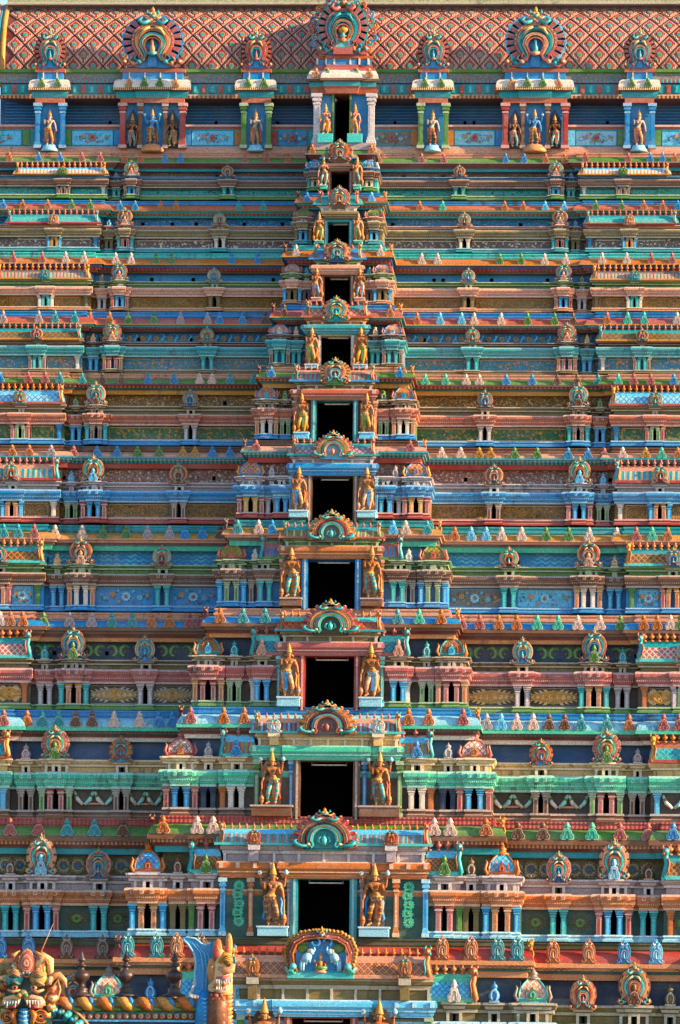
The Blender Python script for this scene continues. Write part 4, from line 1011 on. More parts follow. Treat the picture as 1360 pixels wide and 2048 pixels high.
def centre(i, d, t, Yw, Yk, Yc, b1, f0):
    """doorway shrine in the middle of the storey"""
    x = lambda px, z, Y=Yc: X(px, z, Y)
    zc = lambda py, Y=Yc: P(660, py, Y).z
    x0, x1, y0, y1, fc = d['door']; zt, zb = zc(y0), zc(y1)
    en, mo, rf = d['en'], d['mo'], d['rf']
    b = MB(); zm_ = (zt+zb)/2
    dl, dr = x(x0, zm_), x(x1, zm_)
    el, er = x(en[0]+7, zm_), x(en[1]-7, zm_)
    fw = S*(3+10*d['q'])
    zb2 = zb - .25
    wallc = d['wall']
    # walls either side of the opening, opening itself runs deep into the tower
    b.box(el, dl-fw, Yc+.25, Yc+1.6, zb2, zt, wallc); b.build('shrine_wall', t)
    b = MB(); b.box(dr+fw, er, Yc+.25, Yc+1.6, zb2, zt, wallc); b.build('shrine_wall', t)
    db = MB()
    db.box(dl-fw, dl, Yc-.02, Yc+1.0, zb2, zt, fc, 0); db.box(dr, dr+fw, Yc-.02, Yc+1.0, zb2, zt, fc, 0)
    db.box(dl-fw-.02, dr+fw+.02, Yc+.02, Yc+1.0, zt-.02, zt+.12, fc); db.box(dl-fw*.62, dl-fw*.3, Yc-.05, Yc-.02, zb2, zt, fc + '+'); db.box(dr+fw*.3, dr+fw*.62, Yc-.05, Yc-.02, zb2, zt, fc + '+')
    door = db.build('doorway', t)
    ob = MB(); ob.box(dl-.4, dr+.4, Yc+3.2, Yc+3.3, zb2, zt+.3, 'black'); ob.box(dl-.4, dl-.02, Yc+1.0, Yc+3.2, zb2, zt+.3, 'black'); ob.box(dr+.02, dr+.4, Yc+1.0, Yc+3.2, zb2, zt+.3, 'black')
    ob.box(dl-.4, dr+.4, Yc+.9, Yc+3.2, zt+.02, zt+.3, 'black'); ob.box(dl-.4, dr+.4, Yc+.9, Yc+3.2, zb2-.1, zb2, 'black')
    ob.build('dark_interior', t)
    if i > 1:
        tl = MB(); zz = zt - .06*(zt-zb); w_ = (dr-dl)*.32; cx = (dl+dr)/2+.1
        tl.box(cx-w_, cx+w_, Yc+.55, Yc+.62, zz-.035, zz+.035, 'white'); tl.box(cx-w_-.05, cx-w_, Yc+.53, Yc+.66, zz-.05, zz+.3, 'grey'); tl.box(cx+w_, cx+w_+.05, Yc+.53, Yc+.66, zz-.05, zz+.3, 'grey')
        tl.build('tube_light', t)
    # entablature with a raised middle piece
    eb = MB()
    z0, z1 = zc(en[2]), zc(en[3]); h = z0-z1; ec = en[4]; el_ = ec + '+'
    L_, R_ = x(en[0], z1), x(en[1], z1); ml, mr = dl-fw*2.6, dr+fw*2.6
    seg = stepped(L_+.2, R_-.2, Yc+.1, [(L_+.2, L_+.2+(R_-L_)*.16, Yc), (R_-.2-(R_-L_)*.16, R_-.2, Yc), (ml+.15, mr-.15, Yc-.16)])
    sweep(eb, seg, [(-.9, z0, el_), (.12, z0, el_), (.2, z0-.08*h, ec), (.24, z0-.2*h, ec), (.25, z0-.42*h, el_), (.18, z0-.46*h, ec), (.14, z0-.6*h, el_), (.14, z0-.68*h, ec), (.06, z0-.72*h, ec), (.06, z0-.86*h, el_), (.0, z0-.9*h, ec), (.0, z1, ec), (-.9, z1, ec)])
    n = max(4, int((R_-L_)/.9))
    for k in range(n):
        cx = L_+.25 + (R_-L_-.5)*k/(n-1)
        if ml < cx < mr: continue
        eb.box(cx-.1, cx+.1, Yc-.32, Yc-.1, z0-.42*h, z0-.1*h, el_)
    eb.build('entablature', t)
    # upper moulding
    mb = MB(); z0, z1 = zc(mo[2]), zc(mo[3]); h = z0-z1; mc = mo[4]; ml_ = mc + '+'
    L_, R_ = x(mo[0], z1), x(mo[1], z1)
    seg = stepped(L_+.12, R_-.12, Yc+.15, [(ml+.1, mr-.1, Yc)])
    sweep(mb, seg, [(-.9, z0, ml_), (.1, z0, ml_), (.14, z0-.12*h, mc), (.12, z0-.26*h, mc), (.02, z0-.32*h, ml_), (.0, z0-.5*h, mc), (-.08, z0-.56*h, mc), (-.1, z1, mc)])
    for k in range(5 if i < 9 else 9):
        cx = L_+.25 + (R_-L_-.5)*k/(4 if i < 9 else 8); mb.box(cx-.07, cx+.07, Yc-.03, Yc+.2, z1, z0-.45*h, ml_)
    mb.build('upper_moulding', t)
    # barrel roof with finials, end creatures
    rb = MB(); z0, z1 = zc(rf[2]), zc(rf[3])
    L_, R_ = x(rf[0]+4, z1), x(rf[1]-4, z1)
    fh = (z0-z1)*.3; z0r = z0 - fh
    if i >= 9: fh = (z0-z1)*.24
    barrel(rb, L_, R_, Yc+.05, z0r, z1, rf[4], rf[5], rf[6], .35)
    rb.build('barrel_roof', t)
    na = d['na'] or (641, 142, 1856, 1957)
    nl, nr = x(na[0]-na[1]*.46, z1), x(na[0]+na[1]*.46, z1)
    st_ = .38*(.5+.5*d['q']); n = int((R_-L_-.2)/st_)
    for k in range(n+1):
        fx = L_+.12 + (R_-L_-.24)*k/n
        if nl < fx < nr: continue
        C_fin.put(Tfin, 'fin', dict(A='orange' if i > 7 else 'rose'), TS(fx, Yc+.15, z0r-.01, fh*.8, fh*.8, fh*1.15), t, fh)
    for sd, ex in ((1, L_), (0, R_)):
        put_beast(t, ex, Yc-.25, z1, (z0-z1)*1.02, sd, dict(A='orange' if sd == 0 else 'olive', B='teal' if i % 2 else 'red', J='cream'))
    if d['na']:
        cx, w, ya, yb = d['na']; za, zb_ = zc(ya, Yc-.5), zc(yb, Yc-.5); k = BIGN[i]
        T = Tfan if i > 5 else Tn13 if i > 4 else Tn9
        inst(T, ('nn', i > 4) if i < 6 else 'fan', nmat(k), 'great_horseshoe_gable', TS(X(cx, zb_, Yc-.5), Yc-.3, zb_, w*S*1.0, w*S*.95, (za-zb_)/1.12), t)
        ib = MB(); ib.box(X(cx, zb_, Yc)-w*S*.3, X(cx, zb_, Yc)+w*S*.3, Yc-.35, Yc-.02, zb_-.06, zb_+.05, k[4]); ib.build('gable_sill', t)
    if i in (9, 10, 11):
        off = {9: 104, 10: 137, 11: 152}[i]; cc = {9: ('white', 'paleblue'), 10: ('red', 'orange'), 11: ('orange', 'olive')}[i]
        for sg in (-1, 1):
            hh = (z0r-z1)*1.0
            inst(Tn0, ('n', False), nmat((cc[0], cc[0], cc[1], cc[0], cc[1], cc[0])), 'horseshoe_gable', TS(x((rf[0]+rf[1])/2 + sg*off - 2, z1), Yc-.45, z1, S*30, S*26, hh/1.05), t)
            pb = MB(); cx = x((rf[0]+rf[1])/2 + sg*off - 2, z1)
            pb.box(cx-S*12, cx+S*12, Yc-.5, Yc-.1, z1-.3*h, z1+.02, ml_); pb.box(cx-S*9, cx+S*9, Yc-.4, Yc-.02, z1-h, z1-.3*h, mc); pb.build('gable_bracket', t)
    # pilasters of the shrine front
    for px, cc, pw in d['pil']:
        zt_ = zc(en[3]); zb_ = b1
        C_pil.put(Tpil, 'pil', dict(A=cc, B=cc + '+' if cc not in ('sky', 'paleblue') else 'blue', C=cc + '+'), TS(x(px, zb_), Yc+.2, zb_, pw*S, pw*S, zt_-zb_), t, (zt_-zb_)*pw*S)
    if i == 10:
        for px in (476, 816):
            fb = MB(); cx = x(px, zm_); za, zb_ = zc(1764), zc(1852)
            for k in range(5): flower(fb, cx + .04*(-1)**k, zb_ + (za-zb_)*(k+.5)/5, .33, Yc+.2, 'mint', 'green', 12, .05)
            for k in range(14): leafsp(fb, cx + random.uniform(-.15, .15), zb_+(za-zb_)*random.random(), random.uniform(0, 6.28), .3, Yc+.23-.001*k, 'green' if k % 2 else 'dgreen+', .02)
            fb.build('flower_relief', t)
    if i == 11: lakshmi(t, Yc, zc)
    # pedestals + statues
    xl, xr, ya, yb, legs = d['st']; hwid, pe, pc = d['ped']
    Ys = Yc-.35
    for sd, px in ((0, xl), (1, xr)):
        pb = MB(); zf, zp = zc(yb, Ys), zc(pe, Ys); cx = X(px, zf, Ys); hw_ = hwid*S
        pb.box(cx-hw_, cx+hw_, Ys-.3, Yc+.26, zf-.1*(zf-zp)-.04, zf, pc + '+'); pb.box(cx-hw_*.93, cx+hw_*.93, Ys-.24, Yc+.26, zp-.03, zf-.1*(zf-zp)-.04, pc)
        pb.build('pedestal', t)
        bk = MB(); za = zc(ya, Ys); hs = za-zf   # dark brown board paints the shaded gap behind the figure
        bk.plate([(cx-.15*hs, zf), (cx+.15*hs, zf), (cx+.17*hs, zf+.7*hs), (cx+.08*hs, zf+.86*hs), (cx-.08*hs, zf+.86*hs), (cx-.17*hs, zf+.7*hs)], Ys+.25, Yc+.27, 'dbrown'); bk.build('statue_shade_board', t)
        ordn = ['', 'uppermost', 'second', 'third', 'fourth', 'fifth', 'sixth', 'seventh', 'eighth', 'ninth', 'tenth', 'lowest'][i]
        lc = dict(teal='teal', gold='gold', blue='blue', rose='pink', orange='orange')[legs]
        a4 = i in (9, 10, 11)
        lab = '%sguardian statue with %s legs, %s of the %s doorway%s' % ('four-armed ' if a4 else 'crowned ', lc, ('left', 'right')[sd], ordn, '' if i in (1, 11) else ' from the top')
        statue(lab, 'guardian statues flanking the doorways', cx, Ys-.02, zf, hs, legs, {'rose': 'blue', 'orange': 'brown', 'teal': 'brown', 'gold': 'green', 'blue': 'orange'}[legs],
               {10: 'blue', 9: 'red', 8: 'orange', 7: 'orange'}.get(i, 'orange'), 'skin' if i > 2 else 'peach', -1 if (sd == 0) != (i in (8, 10, 6, 4, 3)) else 1, a4)
def lakshmi(t, Yc, zc):
    """wide arch with a seated goddess between two white elephants"""
    Y = Yc-.45; zb, za = zc(1955, Y), zc(1870, Y); cx = X(641, zb, Y); k = (za-zb)/85.0   # metres per pixel
    px = lambda u: cx + (u-641)*k
    pz = lambda v: zb + (1955-v)*k
    b = MB()
    b.box(px(575), px(707), Y-.1, Y+.5, pz(1957), pz(1946), 'aqua'); b.box(px(582), px(700), Y-.06, Y+.45, pz(1946), pz(1942), 'teal')
    b.plate([(px(594), pz(1946)), (px(690), pz(1946)), (px(692), pz(1905)), (px(680), pz(1890)), (px(655), pz(1882)), (px(627), pz(1882)), (px(602), pz(1890)), (px(590), pz(1905))], Y+.12, Y+.4, 'blue')
    outer = [(590, 1944), (583, 1925), (580, 1905), (588, 1886), (606, 1875), (627, 1872), (641, 1871), (655, 1872), (676, 1875), (694, 1886), (702, 1905), (699, 1925), (692, 1944)]
    def off(d): return [(px(641+(u-641)*(1+d/62)), pz(1944 + (v-1944)*(1+d/72))) for u, v in outer]
    b.ribbon(off(0), .11, .22, 'rose', Y+.1); b.ribbon(off(-5), .05, .28, 'orange', Y+.05); b.ribbon(off(5), .06, .2, 'brown', Y+.1)
    rim = off(9)
    for j in range(len(rim)-1):
        for f_ in (0, .33, .66):
            x0 = rim[j][0]*(1-f_)+rim[j+1][0]*f_; z0 = rim[j][1]*(1-f_)+rim[j+1][1]*f_
            dx, dz = x0-px(641), z0-pz(1925); l = math.hypot(dx, dz)
            b.ball((x0+dx/l*.03, Y+.08, z0+dz/l*.03), .13, 'gold', sy=.5, n=7, k=4); b.ball((x0+dx/l*.03, Y, z0+dz/l*.03), .06, 'brown', sy=.5, n=6, k=3)
    for j in range(0, 13):
        b.ball((off(0)[j][0], Y-.1, off(0)[j][1]), .05, 'cream', n=6, k=3)
    for q in (-1, 1):   # green makara feet
        b.tube([(px(641+q*52), Y-.05, pz(1948)), (px(641+q*60), Y-.1, pz(1938)), (px(641+q*66), Y-.1, pz(1945)), (px(641+q*70), Y-.1, pz(1934))], [.12, .2, .15, .05], 'mint', 7)
        b.ball((px(641+q*55), Y-.15, pz(1934)), .2, 'aqua'); b.ball((px(641+q*69), Y, pz(1938)), .16, 'rose')
    head_cluster(b, px(643), pz(1868), .36, Y, 'gold', 'teal', 'rose')
    for q in (-1, 1):
        b.ribbon(arc(px(643+q*12), pz(1884), .22, 180 if q < 0 else -60, 420 if q < 0 else 180, 8), .07, .12, 'blue', Y-.05)
        b.ball((px(641+q*36), Y+.1, pz(1897)), .28, 'green', sy=.3, sx=1.3)
    b.build('great_horseshoe_gable', t)
    g = MB()
    g.lathe([(.34, 0), (.36, .06), (.24, .1), (.28, .16), (.36, .2)], 'pink', 12, c=(cx, Y-.02, pz(1946)), sy=.7)
    z = pz(1946)+.2
    g.tube([(cx-.36, Y-.12, z+.08), (cx, Y-.2, z+.06), (cx+.36, Y-.12, z+.08)], [.08, .12, .08], 'green', 8)
    g.tube([(cx, Y, z+.05), (cx, Y, z+.25), (cx, Y, z+.42), (cx, Y, z+.5), (cx, Y, z+.62), (cx, Y, z+.72), (cx, Y, z+.98)], [.2, .13, .17, .06, .11, .09, .01], 'gold', 9)
    for q in (-1, 1):
        g.tube([(cx+q*.16, Y, z+.42), (cx+q*.34, Y-.03, z+.3), (cx+q*.32, Y-.12, z+.5)], [.06, .05, .03], 'skin', 6); g.tube([(cx+q*.14, Y-.05, z+.38), (cx+q*.27, Y-.1, z+.22), (cx+q*.2, Y-.2, z+.14)], [.06, .05, .03], 'skin', 6)
    g.build('seated_goddess_relief', t)
    for q in (-1, 1):
        e = MB(); ex = lambda u: px(641+q*u)
        e.tube([(ex(34), Y, pz(1922)), (ex(28), Y-.02, pz(1915)), (ex(22), Y-.02, pz(1908))], [.2, .25, .19], 'paleblue', 9)
        e.ball((ex(19), Y-.04, pz(1904)), .19, 'paleblue')
        e.tube([(ex(15), Y-.08, pz(1905)), (ex(12), Y-.1, pz(1899)), (ex(14), Y-.1, pz(1893))], [.08, .06, .035], 'paleblue', 7)
        e.ball((ex(23), Y-.15, pz(1903)), .12, 'pink', sy=.3)
        for u0, v0, u1, v1 in ((37, 1922, 39, 1942), (33, 1924, 35, 1943), (24, 1916, 30, 1930), (21, 1914, 22, 1926)):
            e.tube([(ex(u0), Y-.06, pz(v0)), (ex((u0+u1)/2+1), Y-.06, pz((v0+v1)/2)), (ex(u1), Y-.06, pz(v1))], [.1, .08, .07], 'paleblue', 7)
        e.tube([(ex(39), Y, pz(1918)), (ex(42), Y, pz(1932))], [.03, .02], 'white', 5)
        e.build('elephant_relief', t)

# ------------------------------------------------------------------ top storey with the red barrel vault
def top_storey():
    Y0 = 12.9; t = empty('top_storey', (0, Y0, Z(303, Y0)), tower)
    zr = lambda py, Y=Y0: Z(py, Y)
    b = MB(); xa, xb = -36, 38
    XL = X(6, zr(100), Y0)        # the vault ends just inside the frame on the left
    z305 = Z(305, YW(1)+.5)
    # railing wall and back wall of the open gallery
    sweep(b, [[xa, xb, Y0]], [(-1.4, zr(250), 'salmon'), (.12, zr(250), 'salmon+'), (.14, zr(254), 'salmon'), (.04, zr(258), 'teal'), (.0, zr(262), 'teal'), (0, zr(292), 'teal'), (.1, zr(293), 'lilac'), (.14, zr(297), 'pink'), (.18, zr(302), 'pink'), (.18, z305-.05, 'pink'), (-1.5, z305-.05, 'pink')])
    b.build('railing_wall', t)
    b = MB(); b.box(XL-.3, xb, Y0+1.5, Y0+6, z305, zr(140, Y0+1.5), 'navy')
    for k in range(7):
        zz = zr(206+k*6.2, Y0+1.4); b.box(XL, xb, Y0+1.44, Y0+1.52, zz-.03, zz+.03, 'blue')
    for px in (220, 432, 555, 790, 930, 948, 1215): cx = X(px, zr(234), Y0+1.4); b.box(cx-.08, cx+.08, Y0+1.42, Y0+1.6, zr(238), zr(232), 'black')
    b.build('gallery_wall', t)
    # cornice, panel band, scroll band
    b = MB(); Yb = Y0-.05
    sweep(b, [[XL, xb, Yb]], [(-.5, zr(138), 'green'), (.22, zr(140), 'green'), (.25, zr(146), 'green'), (.12, zr(149), 'vine.5:teal:rose:gold'), (.1, zr(160), 'dots:rose:teal'), (.16, zr(164), 'dots:rose:teal'), (.16, zr(167), 'navy'), (.02, zr(169), 'teal'), (.02, zr(190), 'navy'),
          (.2, zr(191), 'cream'), (.28, zr(193), 'dots:peach:brown'), (.28, zr(199), 'brown'), (-1.4, zr(202), 'dbrown')])
    k = 0; px = 12.0
    while px < 1380:
        cx = X(px, zr(180), Yb); b.box(cx-.2 + .06*(k % 2), cx+.2 - .06*(k % 2), Yb-.09, Yb-.01, zr(188), zr(171), 'salmon' if k % 2 else 'teal')
        b.box(cx-.07, cx+.07, Yb-.12, Yb-.06, zr(186), zr(173), 'rose' if k % 2 else 'aqua'); px += 17.2; k += 1
    b.build('cornice', t)
    # vault
    v = MB(); Rv = 4.25; zc0 = zr(131); Yc0 = Y0 + .25 + Rv
    def vp(x, ph, r=0.0): return (x, Yc0 - (Rv+r)*math.cos(ph), zc0 + (Rv+r)*math.sin(ph))
    ph0, ph1 = R(-13), R(125); n = 30
    base = len(v.v)
    for j in range(n+1):
        ph = ph0 + (ph1-ph0)*j/n; v.v.append(vp(XL, ph)); v.v.append(vp(xb, ph))
    for j in range(n): v.quadface((base+2*j, base+2*j+1, base+2*j+3, base+2*j+2), 'dred', True)
    v.plate([(vp(0, ph0+(ph1-ph0)*j/n)[1], 0) for j in range(2)] + [(0, 0.1)], 0, .01, 'dred') if False else None
    dx = 1.143; dph = R(8.6)
    row = -1
    while row < 9:
        ph = row*dph; off = dx/2 if row % 2 else 0
        x = X(28, zr(100), Y0) + off - 2*dx
        while x < xb - dx:
            if x - dx*.3 > XL:
                for sc_, rr, m in ((.95, .05, 'dred'), (.90, .07, 'pink'), (.72, .10, 'red'), (.40, .12, 'red')):
                    pts = [vp(x-dx/2*sc_, ph, rr), vp(x, ph-dph*sc_, rr-.02), vp(x+dx/2*sc_, ph, rr), vp(x, ph+dph*sc_, rr-.02), vp(x, ph, rr+.02)]
                    bb = len(v.v); v.v += pts
                    for a_ in range(4): v.quadface((bb+a_, bb+(a_+1) % 4, bb+4), m)
                # feathered strokes along the lower edges
                for q in (-1, 1):
                    for s in (.2, .4, .6, .8):
                        xx = x + q*dx/2*.76*s; pp = ph - dph*.76*(1-s)
                        bb = len(v.v); v.v += [vp(xx-.035, pp, .115), vp(xx+.035, pp, .115), vp(xx, pp+dph*.34, .125)]; v.quadface((bb, bb+1, bb+2), 'white')
                        bb = len(v.v); v.v += [vp(xx-.03, ph+(ph-pp), .115), vp(xx+.03, ph+(ph-pp), .115), vp(xx, ph+(ph-pp)-dph*.22, .125)]; v.quadface((bb, bb+1, bb+2), 'salmon+')
                for rad, m, rr in ((.17, 'gold', .135), (.12, 'teal', .155)):
                    bb = len(v.v); v.v += [vp(x+rad*math.cos(a_*math.pi/5), ph+rad/Rv*math.sin(a_*math.pi/5), rr) for a_ in range(10)]
                    v.quadface(tuple(bb+a_ for a_ in range(10)), m)
            x += dx
        row += 1
    v.build('barrel_vault', t)
    g = MB()
    for r_, xx, m in ((.16, XL-.05, 'gold'), (.1, XL-.3, 'teal'), (.14, XL-.5, 'peach')): g.tube([vp(xx, R(a), .1) for a in range(-16, 130, 8)], r_, m, 8)
    pts = [(vp(0, R(a))[1], vp(0, R(a))[2]) for a in range(-13, 126, 6)]
    bb = len(g.v); g.v += [(XL-.3, y, z) for y, z in pts] + [(XL-.1, y, z) for y, z in pts]; k = len(pts)
    g.quadface([bb+j for j in range(k)], 'peach'); g.quadface([bb+k+j for j in range(k)][::-1], 'peach'); g.build('gable_end', t)
    rd = MB(); ph = R(55); p = vp(0, ph, .1); zt = Z(11, p[1])
    pr = [(p[1]+.5, zt+.9), (p[1]-.1, zt+.9), (p[1]-.2, zt+.75), (p[1]-.2, zt+.15), (p[1]-.3, zt+.1), (p[1]-.3, zt), (p[1]+.5, zt)]
    bb = len(rd.v); rd.v += [(XL, y, z) for y, z in pr] + [(xb, y, z) for y, z in pr]
    for j in range(len(pr)-1): rd.quadface((bb+j, bb+j+1, bb+7+j+1, bb+7+j), 'vine.4:green:olive+' if j == 2 else 'olive+')
    rd.build('roof_ridge', t)
    # little shrines with statues in front of the gallery
    def column(px, Y, py0, py1, w, cc):
        zb, zt = Z(py1, Y), Z(py0, Y); C_pil.put(Tpil, 'pil', dict(A=cc, B=cc, C=cc + '+' if not cc.endswith('+') else cc), TS(X(px, zb, Y), Y, zb, w*S*1.04, w*S*1.04, zt-zb), t, 5)
    Ys = 12.35
    def shrine(cx_, big, colc, label_side, idx, tri_legs=None):
        half = 66 if big else 31
        z = lambda py: Z(py, Ys)
        cx = X(cx_, z(200), Ys); hx = half*S*1.04
        b = MB()
        b.box(cx-hx+.1, cx+hx-.1, Ys+.35, Y0+.3, z(292), z(200), 'blue')
        b.box(cx-hx+.05, cx+hx-.05, Ys-.1, Y0+.4, z(206), z(197), 'salmon')
        sg = [[cx-hx-.12, cx+hx+.12, Ys-.12]]
        if big: sg = stepped(cx-hx-.15, cx+hx+.15, Ys-.1, [(cx-.95, cx+.95, Ys-.25)])
        sweep(b, sg, [(-.4, z(160), 'white'), (.0, z(160), 'white'), (.14, z(164), 'white'), (.2, z(173), 'white'), (.2, z(177), 'dots.5:cream:brown'), (.22, z(182), 'brown'), (.0, z(184), 'teal'), (.05, z(188), 'teal'), (.0, z(195), 'teal+'), (-.1, z(197), 'teal'), (-.6, z(197), 'teal')])
        b.box(cx-hx+.15, cx+hx-.15, Ys-.05, Y0+.3, z(160), z(143), 'blue'); b.box(cx-hx+.02, cx+hx-.02, Ys-.12, Y0+.3, z(145), z(138), 'salmon')
        n = 4 if big else 2
        for k in range(n): xx = cx + (-1+2*(k+.5)/n)*(hx-.1) ; b.box(xx-.03, xx+.03, Ys-.1, Ys, z(159), z(145), 'white')
        sh = b.build('gallery_shrine', t)
        for k in range(n):
            xx = cx + (-1+2*(k+.5)/n)*(hx-(.1 if big else -.05))
            cc = 'green' if (not big or k in (1, 2)) else 'peach'
            inst(Tkudu, 'kudu', dict(A=cc, B=cc + '+'), 'cornice_ornament', TS(xx, Ys-.28-(.15 if big and k in (1, 2) else 0), z(177), .5, .5, z(160)-z(177)+.08), t)
        w_ = (126 if big else 66)*S*1.04; top = z(16 if big else 56)
        kk = ('rose', 'peach', 'teal', 'brown', 'blue', 'blue') if big and cx_ < 600 else ('rose', 'teal', 'pink', 'rose', 'blue', 'sky') if big else ('rose', 'teal' if cx_ != 512 else 'rose', 'rose', 'teal', 'blue', 'brown')
        inst(Tn13, ('nn', True), nmat(kk), 'horseshoe_gable', TS(cx, Ys-.05, z(139), w_, w_*.8, (top-z(139))/1.12), t)
        if big:
            for px, cc in ((-60, 'red'), (60, 'red'), (-25, 'brown'), (25, 'brown')): column(cx_+px, Ys+.1, 207, 297, 13 if abs(px) > 30 else 9, cc)
        else:
            for px in (-25, 25): column(cx_+px, Ys+.1, 207, 297, 12, colc)
        pb = MB()
        if big: pb.lathe([(.62, 0), (.7, .1), (.62, .22), (.5, .34), (.42, .42)], 'peach', 14, c=(cx, Ys+.0, z(304)), sy=.6)
        else: pb.lathe([(.5, 0), (.5, .12), (.42, .2), (.36, .36)], 'paleblue', 12, c=(cx, Ys+.05, z(303)), sy=.7)
        pb.build('pedestal', t)
        figs = [(0, 216, 291, None)] if not big else [(0, 216, 291, 0), (-40, 226, 294, 1), (40, 226, 294, 2)]
        for dxp, ya, yb, kind in figs:
            za, zb = z(ya), z(yb)
            skin = 'brown+' if not big else ('blue' if kind == 0 else 'brown')
            legs = 'gold' if not big else ('brown' if kind == 0 else ('teal' if kind == 1 or cx_ > 700 else 'green'))
            if not big and cx_ > 800: legs = 'rose' if cx_ > 1000 else 'brown'
            if not big: lab = 'lone crowned statue in the small %s-columned gallery shrine %s' % (colc, idx)
            elif kind == 0: lab = 'blue-skinned four-armed statue in the red-columned gallery shrine ' + idx
            else: lab = 'small attendant %s of the blue figure in the red-columned shrine %s' % ('left' if kind == 1 else 'right', idx)
            statue(lab, 'statues in the gallery under the red vault', cx+dxp*S*1.04, Ys+.05, zb, za-zb, legs, 'rose' if skin != 'blue' else 'gold', 'orange', skin, 1 if dxp <= 0 else -1, big and kind == 0, club=False)
        for sgn in (-1, 1):
            if big:
                nb = MB(); nb.plate([(cx+sgn*1.13-.35, z(294)), (cx+sgn*1.13+.35, z(294)), (cx+sgn*1.13+.4, z(240)), (cx+sgn*1.13, z(215)), (cx+sgn*1.13-.4, z(240))], Ys+.28, Ys+.4, 'dkblue'); nb.build('niche_back', t)
    shrine(100, False, 'blue', 0, 'at the far left'); shrine(305, True, 'red', 0, 'left of the central tower'); shrine(512, False, 'green', 0, 'nearest left of the centre')
    shrine(866, False, 'green', 1, 'nearest right of the centre'); shrine(1070, True, 'red', 1, 'right of the central tower'); shrine(1279, False, 'blue', 1, 'at the far right')
    # painted railing panels with flower sprays
    rnd = random.Random(3)
    for a, e, bgc, l_, r_ in ((-60, 60, 'sky', None, 'green'), (128, 243, 'sky', 'green', 'blue'), (368, 484, 'sky', 'blue', 'orange'), (540, 616, 'blue', 'red', None), (746, 836, 'grey', None, 'orange'), (893, 1006, 'paleblue', 'orange', 'blue'), (1136, 1250, 'paleblue', 'sky', 'green'), (1308, 1420, 'sky', 'green', None)):
        b = MB(); zt, zb = zr(261), zr(291); xl, xr = X(a, zt, Y0), X(e, zt, Y0); w_ = .42
        if l_: b.box(xl+.02, xl+w_, Y0-.09, Y0+.02, zb, zt, l_); xl += w_
        if r_: b.box(xr-w_, xr-.02, Y0-.09, Y0+.02, zb, zt, r_); xr -= w_
        b.box(xl+.06, xr-.06, Y0-.05, Y0+.02, zb, zt, bgc); b.ribbon([(xl+.06, zb), (xr-.06, zb), (xr-.06, zt), (xl+.06, zt)], .035, .05, 'teal', Y0-.04, closed=True)
        spray(b, (xl+xr)/2 if -100 < a else xl+1, (zt+zb)/2, min(2.2, xr-xl), (zt-zb)*.95, Y0-.05, rnd, ('rose', 'red', 'peach', 'paleblue')); b.build('painted_panel', t)
    # central lantern shrine
    Yc = YW(0) - 3.3; z = lambda py: Z(py, Yc, 640)
    x = lambda px: X(px, z(200), Yc)
    b = MB()
    b.box(x(628), x(668), Yc+.3, Yc+3, z(300), z(186), 'blue'); b.box(x(699), x(742), Yc+.3, Yc+3, z(300), z(186), 'blue')
    b.box(x(664), x(668), Yc+.1, Yc+.5, z(290), z(188), 'green'); b.box(x(699), x(703), Yc+.1, Yc+.5, z(290), z(188), 'green')
    b.box(x(668), x(699), Yc+2.0, Yc+2.1, z(300), z(186), 'black')
    seg = stepped(x(622), x(749), Yc, [(x(650), x(717), Yc-.25)])
    sweep(b, seg, [(-2, z(136), 'rose'), (0, z(136), 'rose'), (.05, z(142), 'white'), (.2, z(152), 'white'), (.24, z(159), 'brown'), (.26, z(164), 'brown'), (.08, z(165), 'teal'), (.1, z(174), 'salmon'), (.02, z(178), 'salmon'), (-.05, z(188), 'salmon'), (-2, z(188), 'salmon')])
    seg2 = stepped(x(630), x(742), Yc+.1, [(x(655), x(713), Yc-.1)])
    sweep(b, seg2, [(-2, z(112), 'salmon'), (.1, z(112), 'salmon'), (.12, z(117), 'salmon'), (0, z(119), 'blue'), (0, z(130), 'rose'), (.08, z(131), 'rose'), (.08, z(136), 'rose')])
    for px in (634, 652, 668, 700, 718, 736): b.box(x(px)-.05, x(px)+.05, Yc-.14, Yc+.2, z(130), z(118), 'white')
    b.box(x(626), x(744), Yc-.35, Yc+3, z(302), z(288), 'lilac')
    b.build('lantern_shrine', t)
    cb = MB(); cb.box(x(626)+.5, x(744)-.5, Yc+2.2, Yc+6, z(300), z(0), 'dred'); cb.build('shrine_core', t)
    for px, cc in ((633, 'lilac+'), (742, 'lilac+')): column(px, Yc+.1, 188, 288, 15, cc)
    for px in (632, 655, 713, 738):
        inst(Tkudu, 'kudu', dict(A='peach' if px in (632, 738) else 'green', B='white'), 'cornice_ornament', TS(x(px), Yc-.3, z(157), .55, .5, z(138)-z(157)), t)
    inst(Tn13, ('nn', True), dict(A='rose', B='teal', C='orange', D='rose', E='blue', P='teal', G='gold', H='rose', J='teal'), 'great_horseshoe_gable', TS(x(685), Yc-.1, z(113), 108*S, 90*S, (z(-12)-z(113))/1.12), t)
    pb = MB()
    for k in range(26):
        an = R(-48 + 276*k/25); rr = 66*S if k % 2 else 61*S
        cx, cz = x(685) + rr*math.cos(an), z(60) + rr*1.0*math.sin(an)
        pb.ribbon(arc(cx, cz, .15, math.degrees(an)-120, math.degrees(an)+130, 7), .06, .1, ('rose', 'orange', 'teal', 'blue')[k % 4], Yc-.05); pb.ball((cx, Yc-.1, cz), .08, 'peach' if k % 3 else 'red')
    pb.lathe([(.1, 0), (.28, .05), (.12, .15), (.14, .2), (.32, .36), (.30, .52), (.1, .62), (.14, .68), (.02, .9)], 'gold', 10, c=(x(686), Yc-.35, z(78)))
